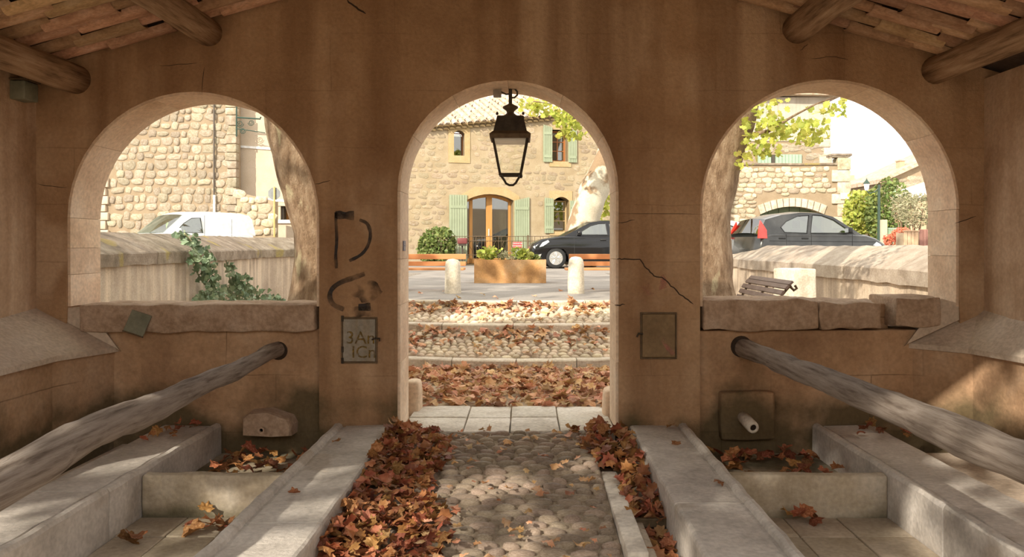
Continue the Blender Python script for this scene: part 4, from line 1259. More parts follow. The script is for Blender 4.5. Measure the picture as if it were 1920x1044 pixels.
# ivy over the left courtyard wall
iv = empty('ivy', (-5.3, 13.2, 0), label='ivy hanging over the mossy courtyard wall and sprawling at its foot', cat='ivy')
fo = MB(); st = MB()
def wall_pt(px, py):
    # the wall line x = f(y): solve the viewing ray against it
    kx = (px - VX) / F
    Y = 12.0
    for _ in range(12):
        xw = -5.17 - (Y - 10) * .056
        Y = xw / kx
    return P(px, py, Y) + Vector((.09, -.02, 0))
runs = [([(336, 438), (352, 455), (368, 480), (375, 510), (382, 540), (386, 565)], 15, 170), ([(345, 470), (355, 500), (362, 515)], 10, 40), ([(415, 487), (420, 510), (424, 530), (432, 548)], 8, 50),
        ([(430, 515), (445, 525), (455, 520)], 7, 16), ([(350, 562), (400, 556), (450, 552), (500, 562), (520, 566)], 13, 190), ([(420, 535), (445, 540), (465, 548)], 12, 60)]
for path, rad, n in runs:
    st.tube([wall_pt(*q) for q in path], .012, 6)
    for _ in range(n):
        i = R.randrange(len(path) - 1); t = R.random()
        px = path[i][0] + (path[i + 1][0] - path[i][0]) * t + R.gauss(0, rad * .55); py = path[i][1] + (path[i + 1][1] - path[i][1]) * t + R.gauss(0, rad * .45)
        p = wall_pt(px, py) + Vector((R.uniform(0, .12), R.uniform(-.08, .08), 0))
        if py < 470: p.x -= .18 * (470 - py) / 40
        put(fo, HEART[0], p, R.uniform(.07, .135), Matrix.Rotation(math.pi / 2, 3, 'X') @ rand_rot(R, .9))
st.build('stems', M['olive_leaf'], iv); fo.build('foliage', M['ivy_leaf'], iv, kind='stuff')

# ================================================================== BUILDINGS
def frame_px(X0, Y0, a):
    def f(px, py):
        kx = (px - VX) / F
        u = (kx * Y0 - X0) / (math.cos(a) - kx * math.sin(a))
        Y = Y0 + u * math.sin(a)
        return (u, E - (py - VY) / F * Y)
    return f
def loc(p): return lambda u, z, d: (u, d, z)
def in_any(u, z, w, h, rects):
    return any(u + w / 2 > r[0] and u - w / 2 < r[1] and z + h / 2 > r[2] and z - h / 2 < r[3] for r in rects)
def masonry(parent, u0, u1, z0, z1, wm_, hm, mt, depth, rects=(), fill=.92, maxn=300, limit=None, skip=0.0, seed=1, variants=None):
    r = random.Random(seed)
    vs = [stone_variant(seed * 50 + i, mt) for i in range(8)]
    items = []
    z = z0
    while z < z1:
        h = hm * r.uniform(.75, 1.3)
        u = u0 - r.uniform(0, wm_)
        while u < u1:
            w = wm_ * r.uniform(.55, 1.5)
            uc, zc = u + w / 2, z + h / 2 + r.uniform(-.18, .18) * hm
            hh = h * r.uniform(.75, 1.25)
            if u0 < uc < u1 and zc < z1 and not in_any(uc, zc, w, hh, rects) and (limit is None or limit(uc, zc)) and r.random() >= skip:
                items.append((w * hh, uc, zc, w * fill, hh * fill))
            u += w
        z += h
    items.sort(reverse=True)
    rest = MB()
    for i, (_, uc, zc, w, h) in enumerate(items):
        d = depth * r.uniform(.6, 1.3)
        if i < maxn:
            o = link('stone', r.choice(vs), parent, True)
            o.location = (uc, 0, zc); o.scale = (w, d, h); o.rotation_euler = (0, r.uniform(-.2, .2), 0)
        else:
            me = r.choice(vs)
            m = Matrix.Translation((uc, 0, zc)) @ Matrix.Rotation(r.uniform(-.2, .2), 4, 'Y') @ Matrix.Diagonal((w, d, h, 1))
            rest.add([m @ v.co for v in me.vertices], [tuple(p.vertices) for p in me.polygons])
    if rest.v: rest.build('stone', mt, parent, True, True, kind='stuff')
    return len(items)
def arc_open(u0, u1, z0, zs, rise, n=8):
    """opening with a segmental arched head"""
    w = u1 - u0
    return [(u0, z0), (u0, zs)] + [(u0 + w * i / n, zs + rise * (1 - (2 * i / n - 1) ** 2)) for i in range(1, n)] + [(u1, zs), (u1, z0)]
fnl = lambda u, z, d: (u, d, z)

# ---- the stone house seen through the doorway
HA = math.radians(15)
hf = frame_px(-.6, 30.0, HA)
house = empty('stone_house', (-.6, 30.0, SZ * 0), HA, label='cream stone village house with sage green shutters and tiled roof beyond the doorway', cat='house')
def rect(px0, py0, px1, py1):
    a = hf(px0, py0); c = hf(px1, py1)
    return a[0], c[0], c[1], a[1]      # u0,u1,z0,z1
sl = rect(851, 247, 871, 292); uw = rect(1035, 243, 1065, 303); fd = rect(875, 372, 963, 492); lw = rect(1038, 376, 1067, 434)
ue0, ue1 = hf(690, 0)[0], hf(1230, 0)[0]
zeL, zeR = hf(838, 232)[1], hf(1143, 206)[1]
def eave(u): return zeL + (u - hf(838, 0)[0]) * (zeR - zeL) / (hf(1143, 0)[0] - hf(838, 0)[0])
holes = [arc_open(sl[0], sl[1], sl[2], sl[3] - .06, .12), [(uw[0], uw[2]), (uw[0], uw[3]), (uw[1], uw[3]), (uw[1], uw[2])],
         arc_open(fd[0], fd[1], SZ + .02, fd[3] - .05, .22), arc_open(lw[0], lw[1], lw[2], lw[3], .14)]
b = MB()
b.prism([(ue0, .2), (ue1, .2), (ue1, eave(ue1)), (ue0, eave(ue0))], fnl, 0, .5, holes)
b.build('wall', M['house_mortar'], house, local=True)
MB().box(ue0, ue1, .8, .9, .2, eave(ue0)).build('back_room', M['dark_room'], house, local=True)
def dressed(name, u0, u1, z0, z1, d=.025, inner=.3, hole=None):
    b = MB()
    if hole: b.prism([(u0, z0), (u1, z0), (u1, z1), (u0, z1)], fnl, -d, inner, [hole])
    else: b.box(u0, u1, -d, .05, z0, z1)
    return b.build(name, M['dressed'], house, local=True)
ex = []
def grow(r, l, rr, bt, t): return (r[0] - l, r[1] + rr, r[2] - bt, r[3] + t)
s2 = grow(sl, .20, .20, .26, .28); dressed('window_surround', *s2, hole=holes[0]); ex.append(s2)
s2 = grow(uw, .10, .12, .20, .12); dressed('window_surround', *s2, hole=holes[1]); ex.append(s2)
s2 = grow(lw, .16, .12, .14, .36); dressed('window_surround', *s2, hole=holes[3]); ex.append(s2)
s2 = (fd[0] - .02, fd[1] + .10, SZ + .03, fd[3] + .28)
b = MB(); b.prism([(fd[0] - .25, SZ + .03), (fd[0] - .25, fd[3] + .1), (fd[0] + .3, fd[3] + .42), (fd[1] - .3, fd[3] + .42), (fd[1] + .22, fd[3] + .1), (fd[1] + .22, SZ + .03)], fnl, -.02, .32, [holes[2]])
b.build('door_surround', M['dressed'], house, local=True); ex.append(grow(fd, .25, .22, .1, .42))
# shutters: boards each
def shutter(u0, u1, z0, z1, zl=None, mt='shutter', parent=None, boards=7, y=-.05, braces=True):
    """zl: height of the top at the u0 side when the head is cut on a slope"""
    s = MB().box(u0, u1, y + .006, y + .022, z0 + .02, min(z1, zl or z1) - .02).build('shutter', M[mt], parent, local=True)
    w = (u1 - u0) / boards
    for i in range(boards):
        ua, ub = u0 + i * w + .006, u0 + (i + 1) * w - .006
        za = z1 if zl is None else zl + (z1 - zl) * (ua - u0) / (u1 - u0); zb_ = z1 if zl is None else zl + (z1 - zl) * (ub - u0) / (u1 - u0)
        MB().prism([(ua, z0), (ub, z0), (ub, zb_), (ua, za)], fnl, y - .016, y + .006).build('board', M[mt], s)
    if braces:
        for zz in (z0 + (z1 - z0) * .16, z0 + (z1 - z0) * .82):
            MB().box(u0 + .03, u1 - .03, y - .03, y - .016, zz - .05, zz + .05).build('brace', M[mt], s)
    ex.append((u0, u1, z0, z1))
q = rect(842, 365, 875.5, 480); shutter(q[0], q[1], SZ + .12, q[3], q[3], parent=house)
q = rect(964, 369, 992, 478); qz = hf(964, 376)[1]; shutter(q[0], q[1], SZ + .12, q[3], qz, parent=house)
q = rect(1018, 238, 1035, 304); shutter(*q, zl=q[3] + .08, parent=house, boards=5)
q = rect(1065, 243, 1081, 305); shutter(*q, parent=house, boards=5)
q = rect(1020.5, 372, 1037.5, 437); shutter(*q, zl=q[3] + .03, parent=house, boards=5)
q = rect(1068, 376, 1080, 437); shutter(*q, parent=house, boards=4)
# glazing
def casement(r, mt, d, bars=(2, 3), t=.055, name='window', head=0.0, handle=False):
    u0, u1, z0, z1 = r
    w = MB()
    w.box(u0, u0 + t, d, d + .06, z0, z1); w.box(u1 - t, u1, d, d + .06, z0, z1); w.box(u0 + t, u1 - t, d, d + .06, z1 - t, z1); w.box(u0 + t, u1 - t, d, d + .06, z0, z0 + t)
    f = w.build(name, M[mt], house, local=True)
    nu, nz = bars
    for i in range(nu):
        for j in range(nz):
            a = u0 + t + (u1 - u0 - 2 * t) * i / nu; c = u0 + t + (u1 - u0 - 2 * t) * (i + 1) / nu
            e = z0 + t + (z1 - z0 - 2 * t) * j / nz; g_ = z0 + t + (z1 - z0 - 2 * t) * (j + 1) / nz
            MB().box(a + .012, c - .012, d + .025, d + .035, e + .012, g_ - .012).build('pane', M['door_glass'], f)
    for i in range(1, nu): MB().box(u0 + t + (u1 - u0 - 2 * t) * i / nu - .02, u0 + t + (u1 - u0 - 2 * t) * i / nu + .02, d - .005, d + .055, z0 + t, z1 - t).build('bar', M[mt], f)
    for j in range(1, nz): MB().box(u0 + t, u1 - t, d, d + .05, z0 + t + (z1 - z0 - 2 * t) * j / nz - .014, z0 + t + (z1 - z0 - 2 * t) * j / nz + .014).build('bar', M[mt], f)
    return f
casement((sl[0], sl[1], sl[2], sl[3]), 'red_wood', .34, (1, 1), .03)
casement((uw[0], uw[1], uw[2], uw[3]), 'red_wood', .34, (2, 3), .07)
MB().box(uw[0] + .05, uw[1] - .05, .46, .47, uw[2], uw[3]).build('curtain', M['curtain'], house, local=True)
casement((lw[0], lw[1], lw[2], lw[3] + .02), 'dressed', .34, (1, 3), .05)
# French door: frame, two leaves, panes
dz0, dz1 = SZ + .05, fd[3] + .14; dd = .38
dr = MB(); t = .09
um = [fd[0], fd[0] + (fd[1] - fd[0]) * .13, fd[0] + (fd[1] - fd[0]) * .52, fd[1] - .02]
dr.box(um[1] - .06, um[1] + .06, dd - .02, dd + .07, dz0, dz1)
arc = arc_open(fd[0], fd[1], fd[3] - .18, fd[3] - .10, .22); 
fdoor = dr.build('french_door', M['oak'], house, local=True)
head = [(fd[0], fd[3] - .05 - .10)] + [(fd[0] + (fd[1] - fd[0]) * i / 10, fd[3] - .05 + .22 * (1 - (2 * i / 10 - 1) ** 2) - .10) for i in range(11)]
MB().prism([(p[0], p[1] + .11) for p in head[1:]] + [(p[0], p[1]) for p in reversed(head[1:])], fnl, dd - .02, dd + .07).build('head_rail', M['oak'], fdoor)
MB().box(um[3] - .09, um[3], dd - .02, dd + .07, dz0, dz1).build('stile', M['oak'], fdoor)
MB().box(um[2] - .11, um[2] + .11, dd - .03, dd + .06, dz0, dz1 + .02).build('meeting_stile', M['oak'], fdoor)
MB().box(fd[0], fd[1], dd - .02, dd + .07, dz0, dz0 + .18).build('bottom_rail', M['oak'], fdoor)
for a, c in ((um[0] + .05, um[1] - .06), (um[1] + .06, um[2] - .11), (um[2] + .11, um[3] - .09)):
    MB().box(a, c, dd + .02, dd + .03, dz0 + .18, dz1 - .05).build('pane', M['door_glass'], fdoor)
MB().rbox(um[2] - .03, um[2] - .0, dd - .06, dd - .03, SZ + 1.05, SZ + 1.3, .006).build('handle', M['white'], fdoor)
MB().box(um[3] - .55, um[3] - .10, dd + .25, dd + .27, dz0, dz1).build('curtain', M['curtain'], house, local=True)
# stones, cornice, roof
masonry(house, hf(760, 0)[0], hf(1150, 0)[0], SZ + .6, zeR + .1, .36, .185, M['house_stone'], .015, ex, .80, 300, limit=lambda u, z: z < eave(u) - .25, skip=.10, seed=3)
for row in range(2):
    uu = hf(760, 0)[0]; 
    while uu < hf(1150, 0)[0]:
        o_ = MB()
        n = 6; vs = []
        for d0 in (-.10 - .10 * row, .05):
            for i in range(n + 1):
                t_ = math.pi * i / n
                vs.append((uu + .11 - .10 * math.cos(t_), d0, eave(uu) - .20 + row * .11 + .07 * math.sin(t_)))
        fs = [(i, i + 1, n + 2 + i, n + 1 + i) for i in range(n)] + [tuple(range(n + 1))]
        o_.add(vs, fs).build('cornice_tile', M['dressed'], house, True, True)
        uu += .22
uR0, uR1 = hf(740, 0)[0], hf(1170, 0)[0]
RP = math.radians(18.5); RL = 4.7
b = MB()
b.add([(u, d, eave(u) - .05 + d * math.tan(RP)) for u in (uR0 - 1, uR1 + 1) for d in (.25, RL)] + [(u, d, eave(u) + .01 + d * math.tan(RP)) for u in (uR0 - 1, uR1 + 1) for d in (.25, RL)],
      [(0, 1, 3, 2), (4, 6, 7, 5), (0, 2, 6, 4), (1, 5, 7, 3), (0, 4, 5, 1), (2, 3, 7, 6)])
rf = b.build('roof', M['sunny_tile'], house, local=True)
def cover_tile(L, w, h):
    n = 6; vs = []; fs = []
    for y, ww in ((-L / 2, w), (L / 2, w * .82)):
        for i in range(n + 1):
            t_ = math.pi * i / n
            vs.append((-ww * math.cos(t_), y, h * math.sin(t_)))
    for i in range(n): fs.append((i, i + 1, n + 2 + i, n + 1 + i))
    vs.append((0, -L / 2, 0)); 
    return MB().add(vs, fs).mesh('roof_tile', M['sunny_tile'], True)
ct = cover_tile(.62, .095, .085)
uu = uR0; col_ = 0
while uu < uR1:
    for j in range(9):
        d = -.02 + j * .52
        o = link('roof_tile', ct, rf, True)
        o.location = (uu + R.uniform(-.015, .015), d, eave(uu) + .02 + d * math.tan(RP) + R.uniform(0, .015))
        o.rotation_euler = (RP + .03, R.uniform(-.05, .05), R.uniform(-.04, .04))
    uu += .262
# bush and railing in front of the house
def bush(px, py, Y, rx, rz, n, size, mt, lab, name='bush', shapes=OVAL, group=None, cat='bush', stems=True):
    c = P(px, py, Y)
    g = empty(name, (c.x, Y, SZ), label=lab, cat=cat, group=group)
    foliage(R, [(c, (rx, rx * .8, rz), 1), (c + Vector((rx * .35, 0, rz * .2)), (rx * .65, rx * .6, rz * .8), .5), (c + Vector((-rx * .4, -.1, -rz * .15)), (rx * .6, rx * .5, rz * .75), .5)], n, size, shapes, .55).build('foliage', mt, g, kind='stuff')
    st = MB()
    for i in range(5):
        th = i * 1.3
        st.tube([(c.x + .05 * i - .1, Y, SZ - .02), (c.x + math.cos(th) * rx * .5, Y + math.sin(th) * rx * .3, c.z + rz * .4)], [.03, .012], 6)
    st.build('stems', M['bark'], g)
    return g
bush(819, 462, 28.3, .66, .66, 1500, .13, M['bush_leaf'], 'dense round green bush in front of the house wall by the mailbox')
rail = empty('iron_railing', (P(930, 0, 28.2).x, 28.2, SZ), label='thin wrought iron railing in front of the french door', cat='railing')
RY_ = 28.2
za, zb2 = P(0, 443, RY_).z, P(0, 478, RY_).z
xr0, xr1 = P(846, 0, RY_).x, P(1062, 0, RY_).x
for z in (za, za - .16, zb2): MB().tube([(xr0, RY_, z), (xr1, RY_, z)], .012, 6).build('rail', M['iron_brown'], rail)
x = xr0; i = 0
while x < xr1:
    if i % 3 == 1:
        pts = [(x + .05 * math.sin(t * 6.283), RY_, zb2 + (za - .16 - zb2) * t) for t in [j / 10 for j in range(11)]]
        MB().tube(pts, .008, 5).build('scroll', M['iron_brown'], rail)
    else: MB().tube([(x, RY_, zb2 - .15), (x, RY_, za)], .009, 5).build('baluster', M['iron_brown'], rail)
    x += .095; i += 1
for px in (846, 990, 1062):
    xx = P(px, 0, RY_).x; MB().box(xx - .03, xx + .03, RY_ - .03, RY_ + .03, SZ, za + .04).build('post', M['iron_brown'], rail)
mb = empty('mailbox', (P(867, 0, 28.0).x, 28.0, P(0, 461, 28).z), label='dark red mailbox on the iron railing in front of the left door shutter', cat='mailbox')
p0, p1 = P(858, 446, 28), P(876, 457, 28)
MB().rbox(p0.x, p1.x, 27.9, 28.12, p1.z, p0.z, .02).build('body', M['mailbox'], mb, True)
MB().box(p0.x + .03, p1.x - .03, 27.92, 28.1, p1.z - .07, p1.z).build('newspaper_tray', M['iron'], mb)
MB().box((p0.x + p1.x) / 2 - .025, (p0.x + p1.x) / 2 + .025, 28.0, 28.05, SZ, p1.z - .06).build('post', M['iron'], mb)
sg = empty('warning_sign', (P(970, 0, 28.1).x, 28.1, P(0, 464, 28.1).z), label='small red sign with two lines of white writing on the railing', cat='sign')
p0, p1 = P(962, 453.5, 28.1), P(979, 464, 28.1)
MB().rbox(p0.x, p1.x, 28.08, 28.1, p1.z, p0.z, .004).build('board', M['red_sign'], sg)
for body, py, sz in (('DEFENSE DE', 456.3, .058), ('STATIONNER', 461, .058)):
    o = link('lettering', text_mesh('lettering', body, sz, M['white'], .001), sg)
    o.location = P(970.5, py, 28.078); o.rotation_euler = (math.pi / 2, 0, 0)

# ---- left: rubble-stone house, pale house behind, rubble garden wall
def building(name, X0, Y0, label, cat='house'):
    return empty(name, (X0, Y0, 0), 0, label=label, cat=cat), frame_px(X0, Y0, 0)
lh, lf = building('rubble_house', -15.0, 33.0, 'tall rubble-stone house wall behind the white van')
a = lf(100, 60); c = lf(443, 480)
MB().box(a[0], c[0], 0, .5, .2, a[1]).build('wall', M['rubble_mortar'], lh, local=True)
masonry(lh, lf(206, 0)[0], c[0] - .12, lf(0, 445)[1], lf(0, 180)[1], .40, .33, M['rubble'], .06, (), .90, 300, seed=5)
zz = lf(0, 445)[1]; i = 0
while zz < lf(0, 180)[1]:
    h = R.uniform(.28, .42); w = R.uniform(.3, .45)
    MB().rbox(c[0] - w, c[0] + .02, -.06, .3, zz + .012, zz + h - .012, .03, .12, .015, 4, zz).build('corner_stone', M['rubble'], lh, True, True)
    MB().rbox(lf(176, 0)[0], lf(205, 0)[0] - (.1 if i % 2 else 0), -.12, .2, zz + .012, zz + h - .012, .03, .14, .01, 4, zz).build('corner_stone', M['stucco'], lh, True, True)
    zz += h; i += 1
MB().tube([(lf(403, 0)[0], -.10, lf(0, 120)[1]), (lf(403, 0)[0], -.10, lf(0, 368)[1])], .035, 8).build('drain_pipe', M['pipe_dark'], lh, local=True)
MB().tube([(lf(404, 0)[0], -.11, lf(0, 366)[1]), (lf(404, 0)[0], -.11, .6)], .05, 8).build('pipe_guard', M['white'], lh, local=True)
br2 = empty('sign_bracket', (P(444, 0, 32.9).x, 32.9, P(0, 255, 32.9).z), label='wrought iron sign bracket with scrolls on the rubble house corner', cat='bracket')
yb = 32.93
MB().tube([P(443.5, 200, yb), P(443.5, 256, yb)], .03, 6).build('wall_bar', M['lamp_green'], br2)
MB().tube([P(443, 220, yb), P(488, 223, yb), P(489, 219, yb)], .035, 6).build('top_bar', M['lamp_green'], br2)
MB().tube([P(443, 241, yb), P(497, 249, yb)], .02, 6).build('lower_bar', M['lamp_green'], br2)
for (cx, cy, r0, s_) in ((450, 232, 7, 1), (471, 230, 6, -1), (455, 245, 6, 1)):
    pts = []
    for j in range(22):
        t_ = j / 21 * 3.6 * math.pi; rr = r0 * (1 - .75 * j / 21)
        pts.append(P(cx + s_ * rr * math.cos(t_), cy + rr * math.sin(t_), yb))
    MB().tube(pts, .014, 5).build('scroll', M['lamp_green'], br2)
ph, pf = building('pale_house', -12.5, 33.7, 'pale peach plastered house behind the octagonal sign')
a = pf(420, 40); c = pf(640, 480); w0 = (pf(526, 0)[0], pf(545, 0)[0], pf(0, 412)[1], pf(0, 386)[1])
b = MB().prism([(a[0], .2), (c[0], .2), (c[0], a[1]), (a[0], a[1])], fnl, 0, .6, [[(w0[0], w0[2]), (w0[0], w0[3]), (w0[1], w0[3]), (w0[1], w0[2])]])
b.build('wall', M['stucco'], ph, local=True)
MB().box(a[0], c[0], .6, 4, .2, a[1]).build('rear_volume', M['oak'], ph, local=True)
MB().box(w0[0] - .15, w0[1] + .15, -.08, .1, w0[2] - .14, w0[2]).build('window_sill', M['white'], ph, local=True)
MB().box(w0[0] - .12, w0[1] + .12, -.03, .0, w0[3], w0[3] + .2).build('window_lintel', M['stucco'], ph, local=True)
MB().box(w0[0], w0[0] + .09, .1, .5, w0[2], w0[3]).build('window_leaf', M['dark_room'], ph, local=True)
za_, zc_ = pf(0, 272)[1], pf(0, 368)[1]
for z in (za_, zc_): MB().add([(a[0], -.05, z - .06), (c[0], -.05, z - .4), (c[0], -.05, z - .3), (a[0], -.05, z + .03), (a[0], .02, z - .06), (c[0], .02, z - .4), (c[0], .02, z - .3), (a[0], .02, z + .03)],
    [(0, 1, 2, 3), (0, 4, 5, 1), (3, 2, 6, 7)]).build('string_course', M['white'], ph, local=True)
gw, gf = building('garden_wall', -11.0, 31.5, 'dark rubble garden wall beside the rubble house', 'wall')
a = gf(444, 360); c = gf(514, 460)
def gtop(u): return a[1] - (u - a[0]) / (c[0] - a[0]) * .35
MB().prism([(a[0], .3), (c[0], .3), (c[0], gtop(c[0])), (a[0], gtop(a[0]))], fnl, 0, .5).build('wall', M['dark_mortar'], gw, local=True)
masonry(gw, a[0], c[0], gf(0, 440)[1], a[1], .36, .30, M['dark_rubble'], .08, (), .95, 300, limit=lambda u, z: z < gtop(u) - .05, seed=8)
ss = empty('octagonal_sign', (P(515, 0, 30.5).x, 30.5, SZ), label='grey back of an octagonal road sign on a yellow post', cat='sign')
p = P(514, 363, 30.5); rr = 12 / F * 30.5
vs = [(p.x + rr * math.cos(math.pi / 8 + i * math.pi / 4), y, p.z + rr * math.sin(math.pi / 8 + i * math.pi / 4)) for y in (30.5, 30.52) for i in range(8)]
MB().add(vs, [tuple(range(8)), tuple(reversed(range(8, 16)))] + [(i, (i + 1) % 8, 8 + (i + 1) % 8, 8 + i) for i in range(8)]).build('plate', M['sign_grey'], ss)
MB().tube([(p.x + .02, 30.46, SZ), (p.x + .02, 30.46, p.z + .25)], .035, 8).build('post', M['yellow_post'], ss)

# ---- right: terrace house with garage
rh, rf_ = building('terrace_house', 9.0, 33.0, 'stone house with a walled terrace and green garage arch behind the grey car')
a = rf_(1330, 310); c = rf_(1593, 480)
go = (rf_(1425, 0)[0], rf_(1545, 0)[0], SZ + .05, rf_(0, 402)[1])
ga = arc_open(go[0], go[1], go[2], go[3], rf_(0, 387)[1] - go[3], 12)
b = MB().prism([(a[0], .2), (c[0], .2), (c[0], a[1]), (a[0], a[1])], fnl, 0, .6, [ga]); b.build('wall', M['rubble_mortar'], rh, local=True)
ngd = 6
gdw = (go[1] - go[0]) / ngd
gd = MB().box(go[0], go[1], .40, .42, go[2], go[3] + .5).build('garage_door', M['garage_green'], rh, local=True)
for i in range(ngd): MB().box(go[0] + i * gdw + .012, go[0] + (i + 1) * gdw - .012, .36, .40, go[2], go[3] + .45).build('board', M['garage_green'], gd)
nv = 11
for i in range(nv):
    t0, t1 = i / nv, (i + 1) / nv
    def apt(t, up):
        u = go[0] - .0 + (go[1] - go[0]) * t; rise = rf_(0, 387)[1] - go[3]
        z = go[3] + rise * (1 - (2 * t - 1) ** 2)
        sl_ = (2 * t - 1) * .35
        return (u + sl_ * up, z + up)
    MB().prism([apt(t0 + .006, 0), apt(t1 - .006, 0), apt(t1 - .006, .34), apt(t0 + .006, .34)], fnl, -.05, .3).build('arch_stone', M['kerb'], rh, local=True)
masonry(rh, rf_(1372, 0)[0], rf_(1560, 0)[0], rf_(0, 452)[1], a[1] - .05, .33, .185, M['dark_rubble'], .05, [(go[0] - .1, go[1] + .1, 0, go[3] + .72)], .92, 300, seed=9)
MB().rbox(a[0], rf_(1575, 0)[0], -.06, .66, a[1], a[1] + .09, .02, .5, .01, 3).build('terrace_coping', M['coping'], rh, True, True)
zz = .6; i = 0; ztp = rf_(0, 293)[1]
while zz < ztp:
    h = R.uniform(.40, .55); wq = .72 if i % 2 else .5
    MB().rbox(c[0] - wq, c[0] + .02, -.08, .5, zz + .01, min(ztp, zz + h) - .01, .02, .2, .012, 3, zz).build('corner_stone', M['kerb' if i % 2 else 'dark_rubble'], rh, True, True)
    zz += h; i += 1
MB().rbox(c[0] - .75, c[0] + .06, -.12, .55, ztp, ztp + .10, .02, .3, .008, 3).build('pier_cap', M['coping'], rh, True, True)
MB().add([(rf_(1535, 0)[0], -.02, a[1] + .05), (c[0] - .7, -.02, a[1] + .05), (c[0] - .7, -.02, ztp - .05), (rf_(1535, 0)[0], .3, a[1] + .05), (c[0] - .7, .3, a[1] + .05), (c[0] - .7, .3, ztp - .05)],
         [(0, 1, 2), (3, 5, 4), (0, 2, 5, 3), (0, 3, 4, 1)]).build('stair_slope', M['grey_stucco'], rh, local=True)
p0, p1 = rf_(1574, 362), rf_(1594, 374)
MB().rbox(p0[0], p1[0], -.14, -.06, p1[1], p0[1], .01).build('plaque', M['pale_plaque'], rh, local=True)
uf = frame_px(9.0, 38.0, 0)
def U(px, py): q = uf(px, py); return q
a2 = U(1330, 170); c2 = U(1556, 320)
sh = [U(1420, 290), U(1502, 313)]
MB().box(a2[0], c2[0], 5, 11, .5, U(0, 182)[1]).build('upper_house', M['grey_stucco'], rh, local=True)
MB().box(a2[0], c2[0] - .0, 4.97, 5.05, .5, U(0, 262)[1]).build('upper_wall', M['rubble_mortar'], rh, local=True)
MB().box(a2[0], c2[0], 4.93, 5.0, U(0, 265)[1], U(0, 261)[1]).build('string_course', M['kerb'], rh, local=True)
upm = empty_like = None
r_ = random.Random(77)
sv = [stone_variant(900 + i, M['rubble']) for i in range(6)]
for _ in range(110):
    uq = r_.uniform(U(1385, 0)[0], c2[0] - .15); zq = r_.uniform(U(0, 306)[1], U(0, 270)[1])
    if sh[0][0] - .3 < uq < sh[1][0] + .3 and zq < sh[0][1] + .15: continue
    o = link('stone', r_.choice(sv), rh, True); o.location = (uq, 4.97, zq); o.scale = (r_.uniform(.25, .55), .03, r_.uniform(.12, .2))
us = (sh[0][0], sh[1][0])
shw = us[1] - us[0]
for (t0, t1) in ((0, .30), (.40, .70), (.70, 1.0)):
    ua, ub = us[0] + shw * t0, us[0] + shw * t1
    sb = MB().box(ua, ub, 4.90, 4.93, sh[1][1] - .4, sh[0][1]).build('shutter', M['mint'], rh, local=True)
    for i in range(4): MB().box(ua + (ub - ua) * i / 4 + .01, ua + (ub - ua) * (i + 1) / 4 - .01, 4.875, 4.90, sh[1][1] - .4, sh[0][1]).build('board', M['mint'], sb)
MB().box(us[0] + shw * .30, us[0] + shw * .40, 4.94, 4.965, sh[1][1] - .4, sh[0][1]).build('window_gap', M['dark_room'], rh, local=True)
e0 = U(0, 182)[1]
MB().add([(a2[0], 4.5, e0 + .12), (c2[0] + .45, 4.5, e0 + .0), (c2[0] + .45, 11, e0 + .0), (a2[0], 11, e0 + .12), (a2[0], 4.5, e0 + .34), (c2[0] + .45, 4.5, e0 + .12), (c2[0] + .45, 11, e0 + .12), (a2[0], 11, e0 + .34)],
         [(0, 1, 2, 3), (7, 6, 5, 4), (0, 4, 5, 1), (1, 5, 6, 2), (2, 6, 7, 3), (3, 7, 4, 0)]).build('roof', M['sunny_tile'], rh, local=True)
zz = .6; i = 0
while zz < e0 - .4:
    MB().rbox(c2[0] - (.5 if i % 2 else .3), c2[0] + .03, 4.93, 5.4, zz + .01, zz + .39, .03, .2, .01, 3, zz).build('corner_stone', M['kerb'], rh, True, True)
    zz += .4; i += 1

# ---- far right: gabled cottage and a further house
gh, gf2 = building('gabled_cottage', 21.0, 45.0, 'far stone cottage with sloping tiled verge and brick chimney')
pts = [gf2(1652, 480), gf2(1652, 340), gf2(1724, 308), gf2(1800, 272), gf2(1800, 480)]
MB().prism(pts, fnl, 0, 5).build('wall', M['rubble_mortar'], gh, local=True)
lo = gf2(1645, 341); hi = gf2(1800, 271)
MB().prism([(lo[0], lo[1] - .1), (hi[0], hi[1] - .1), (hi[0], hi[1] + .12), (lo[0], lo[1] + .12)], fnl, -.35, 5.3).build('roof', M['sunny_tile'], gh, local=True)
p0, p1 = gf2(1703, 298), gf2(1712, 318); MB().box(p0[0], p1[0], 1, 1.5, p1[1] - .3, p0[1]).build('chimney', M['terracotta'], gh, local=True)
MB().box(p0[0] - .05, p1[0] + .05, .95, 1.55, p0[1], p0[1] + .08).build('chimney_cap', M['kerb'], gh, local=True)
p0, p1 = gf2(1673, 344), gf2(1679, 375); MB().box(p0[0], p1[0], -.05, 0, p1[1], p0[1]).build('shutter', M['mint'], gh, local=True)
for _ in range(80):
    uq = r_.uniform(gf2(1688, 0)[0], gf2(1745, 0)[0]); zq = r_.uniform(gf2(0, 375)[1], gf2(0, 330)[1])
    o = link('stone', r_.choice(sv), gh, True); o.location = (uq, 0, zq); o.scale = (r_.uniform(.3, .6), .05, r_.uniform(.14, .24))
p0, p1 = gf2(1681, 372), gf2(1740, 352)
MB().add([(p0[0], -1.6, p0[1] - .2), (p1[0], -1.6, p1[1] - .2), (p1[0], 0, p1[1] + .2), (p0[0], 0, p0[1] + .2), (p0[0], -1.6, p0[1]), (p1[0], -1.6, p1[1]), (p1[0], 0, p1[1] + .4), (p0[0], 0, p0[1] + .4)],
         [(0, 1, 2, 3), (7, 6, 5, 4), (0, 4, 5, 1), (1, 5, 6, 2), (2, 6, 7, 3), (3, 7, 4, 0)]).build('porch_roof', M['white'], gh, local=True)
p0 = gf2(1681, 380); p1 = gf2(1712, 450); MB().box(p0[0], p1[0], -1.5, 0, .3, p0[1]).build('porch_wall', M['terracotta'], gh, local=True)
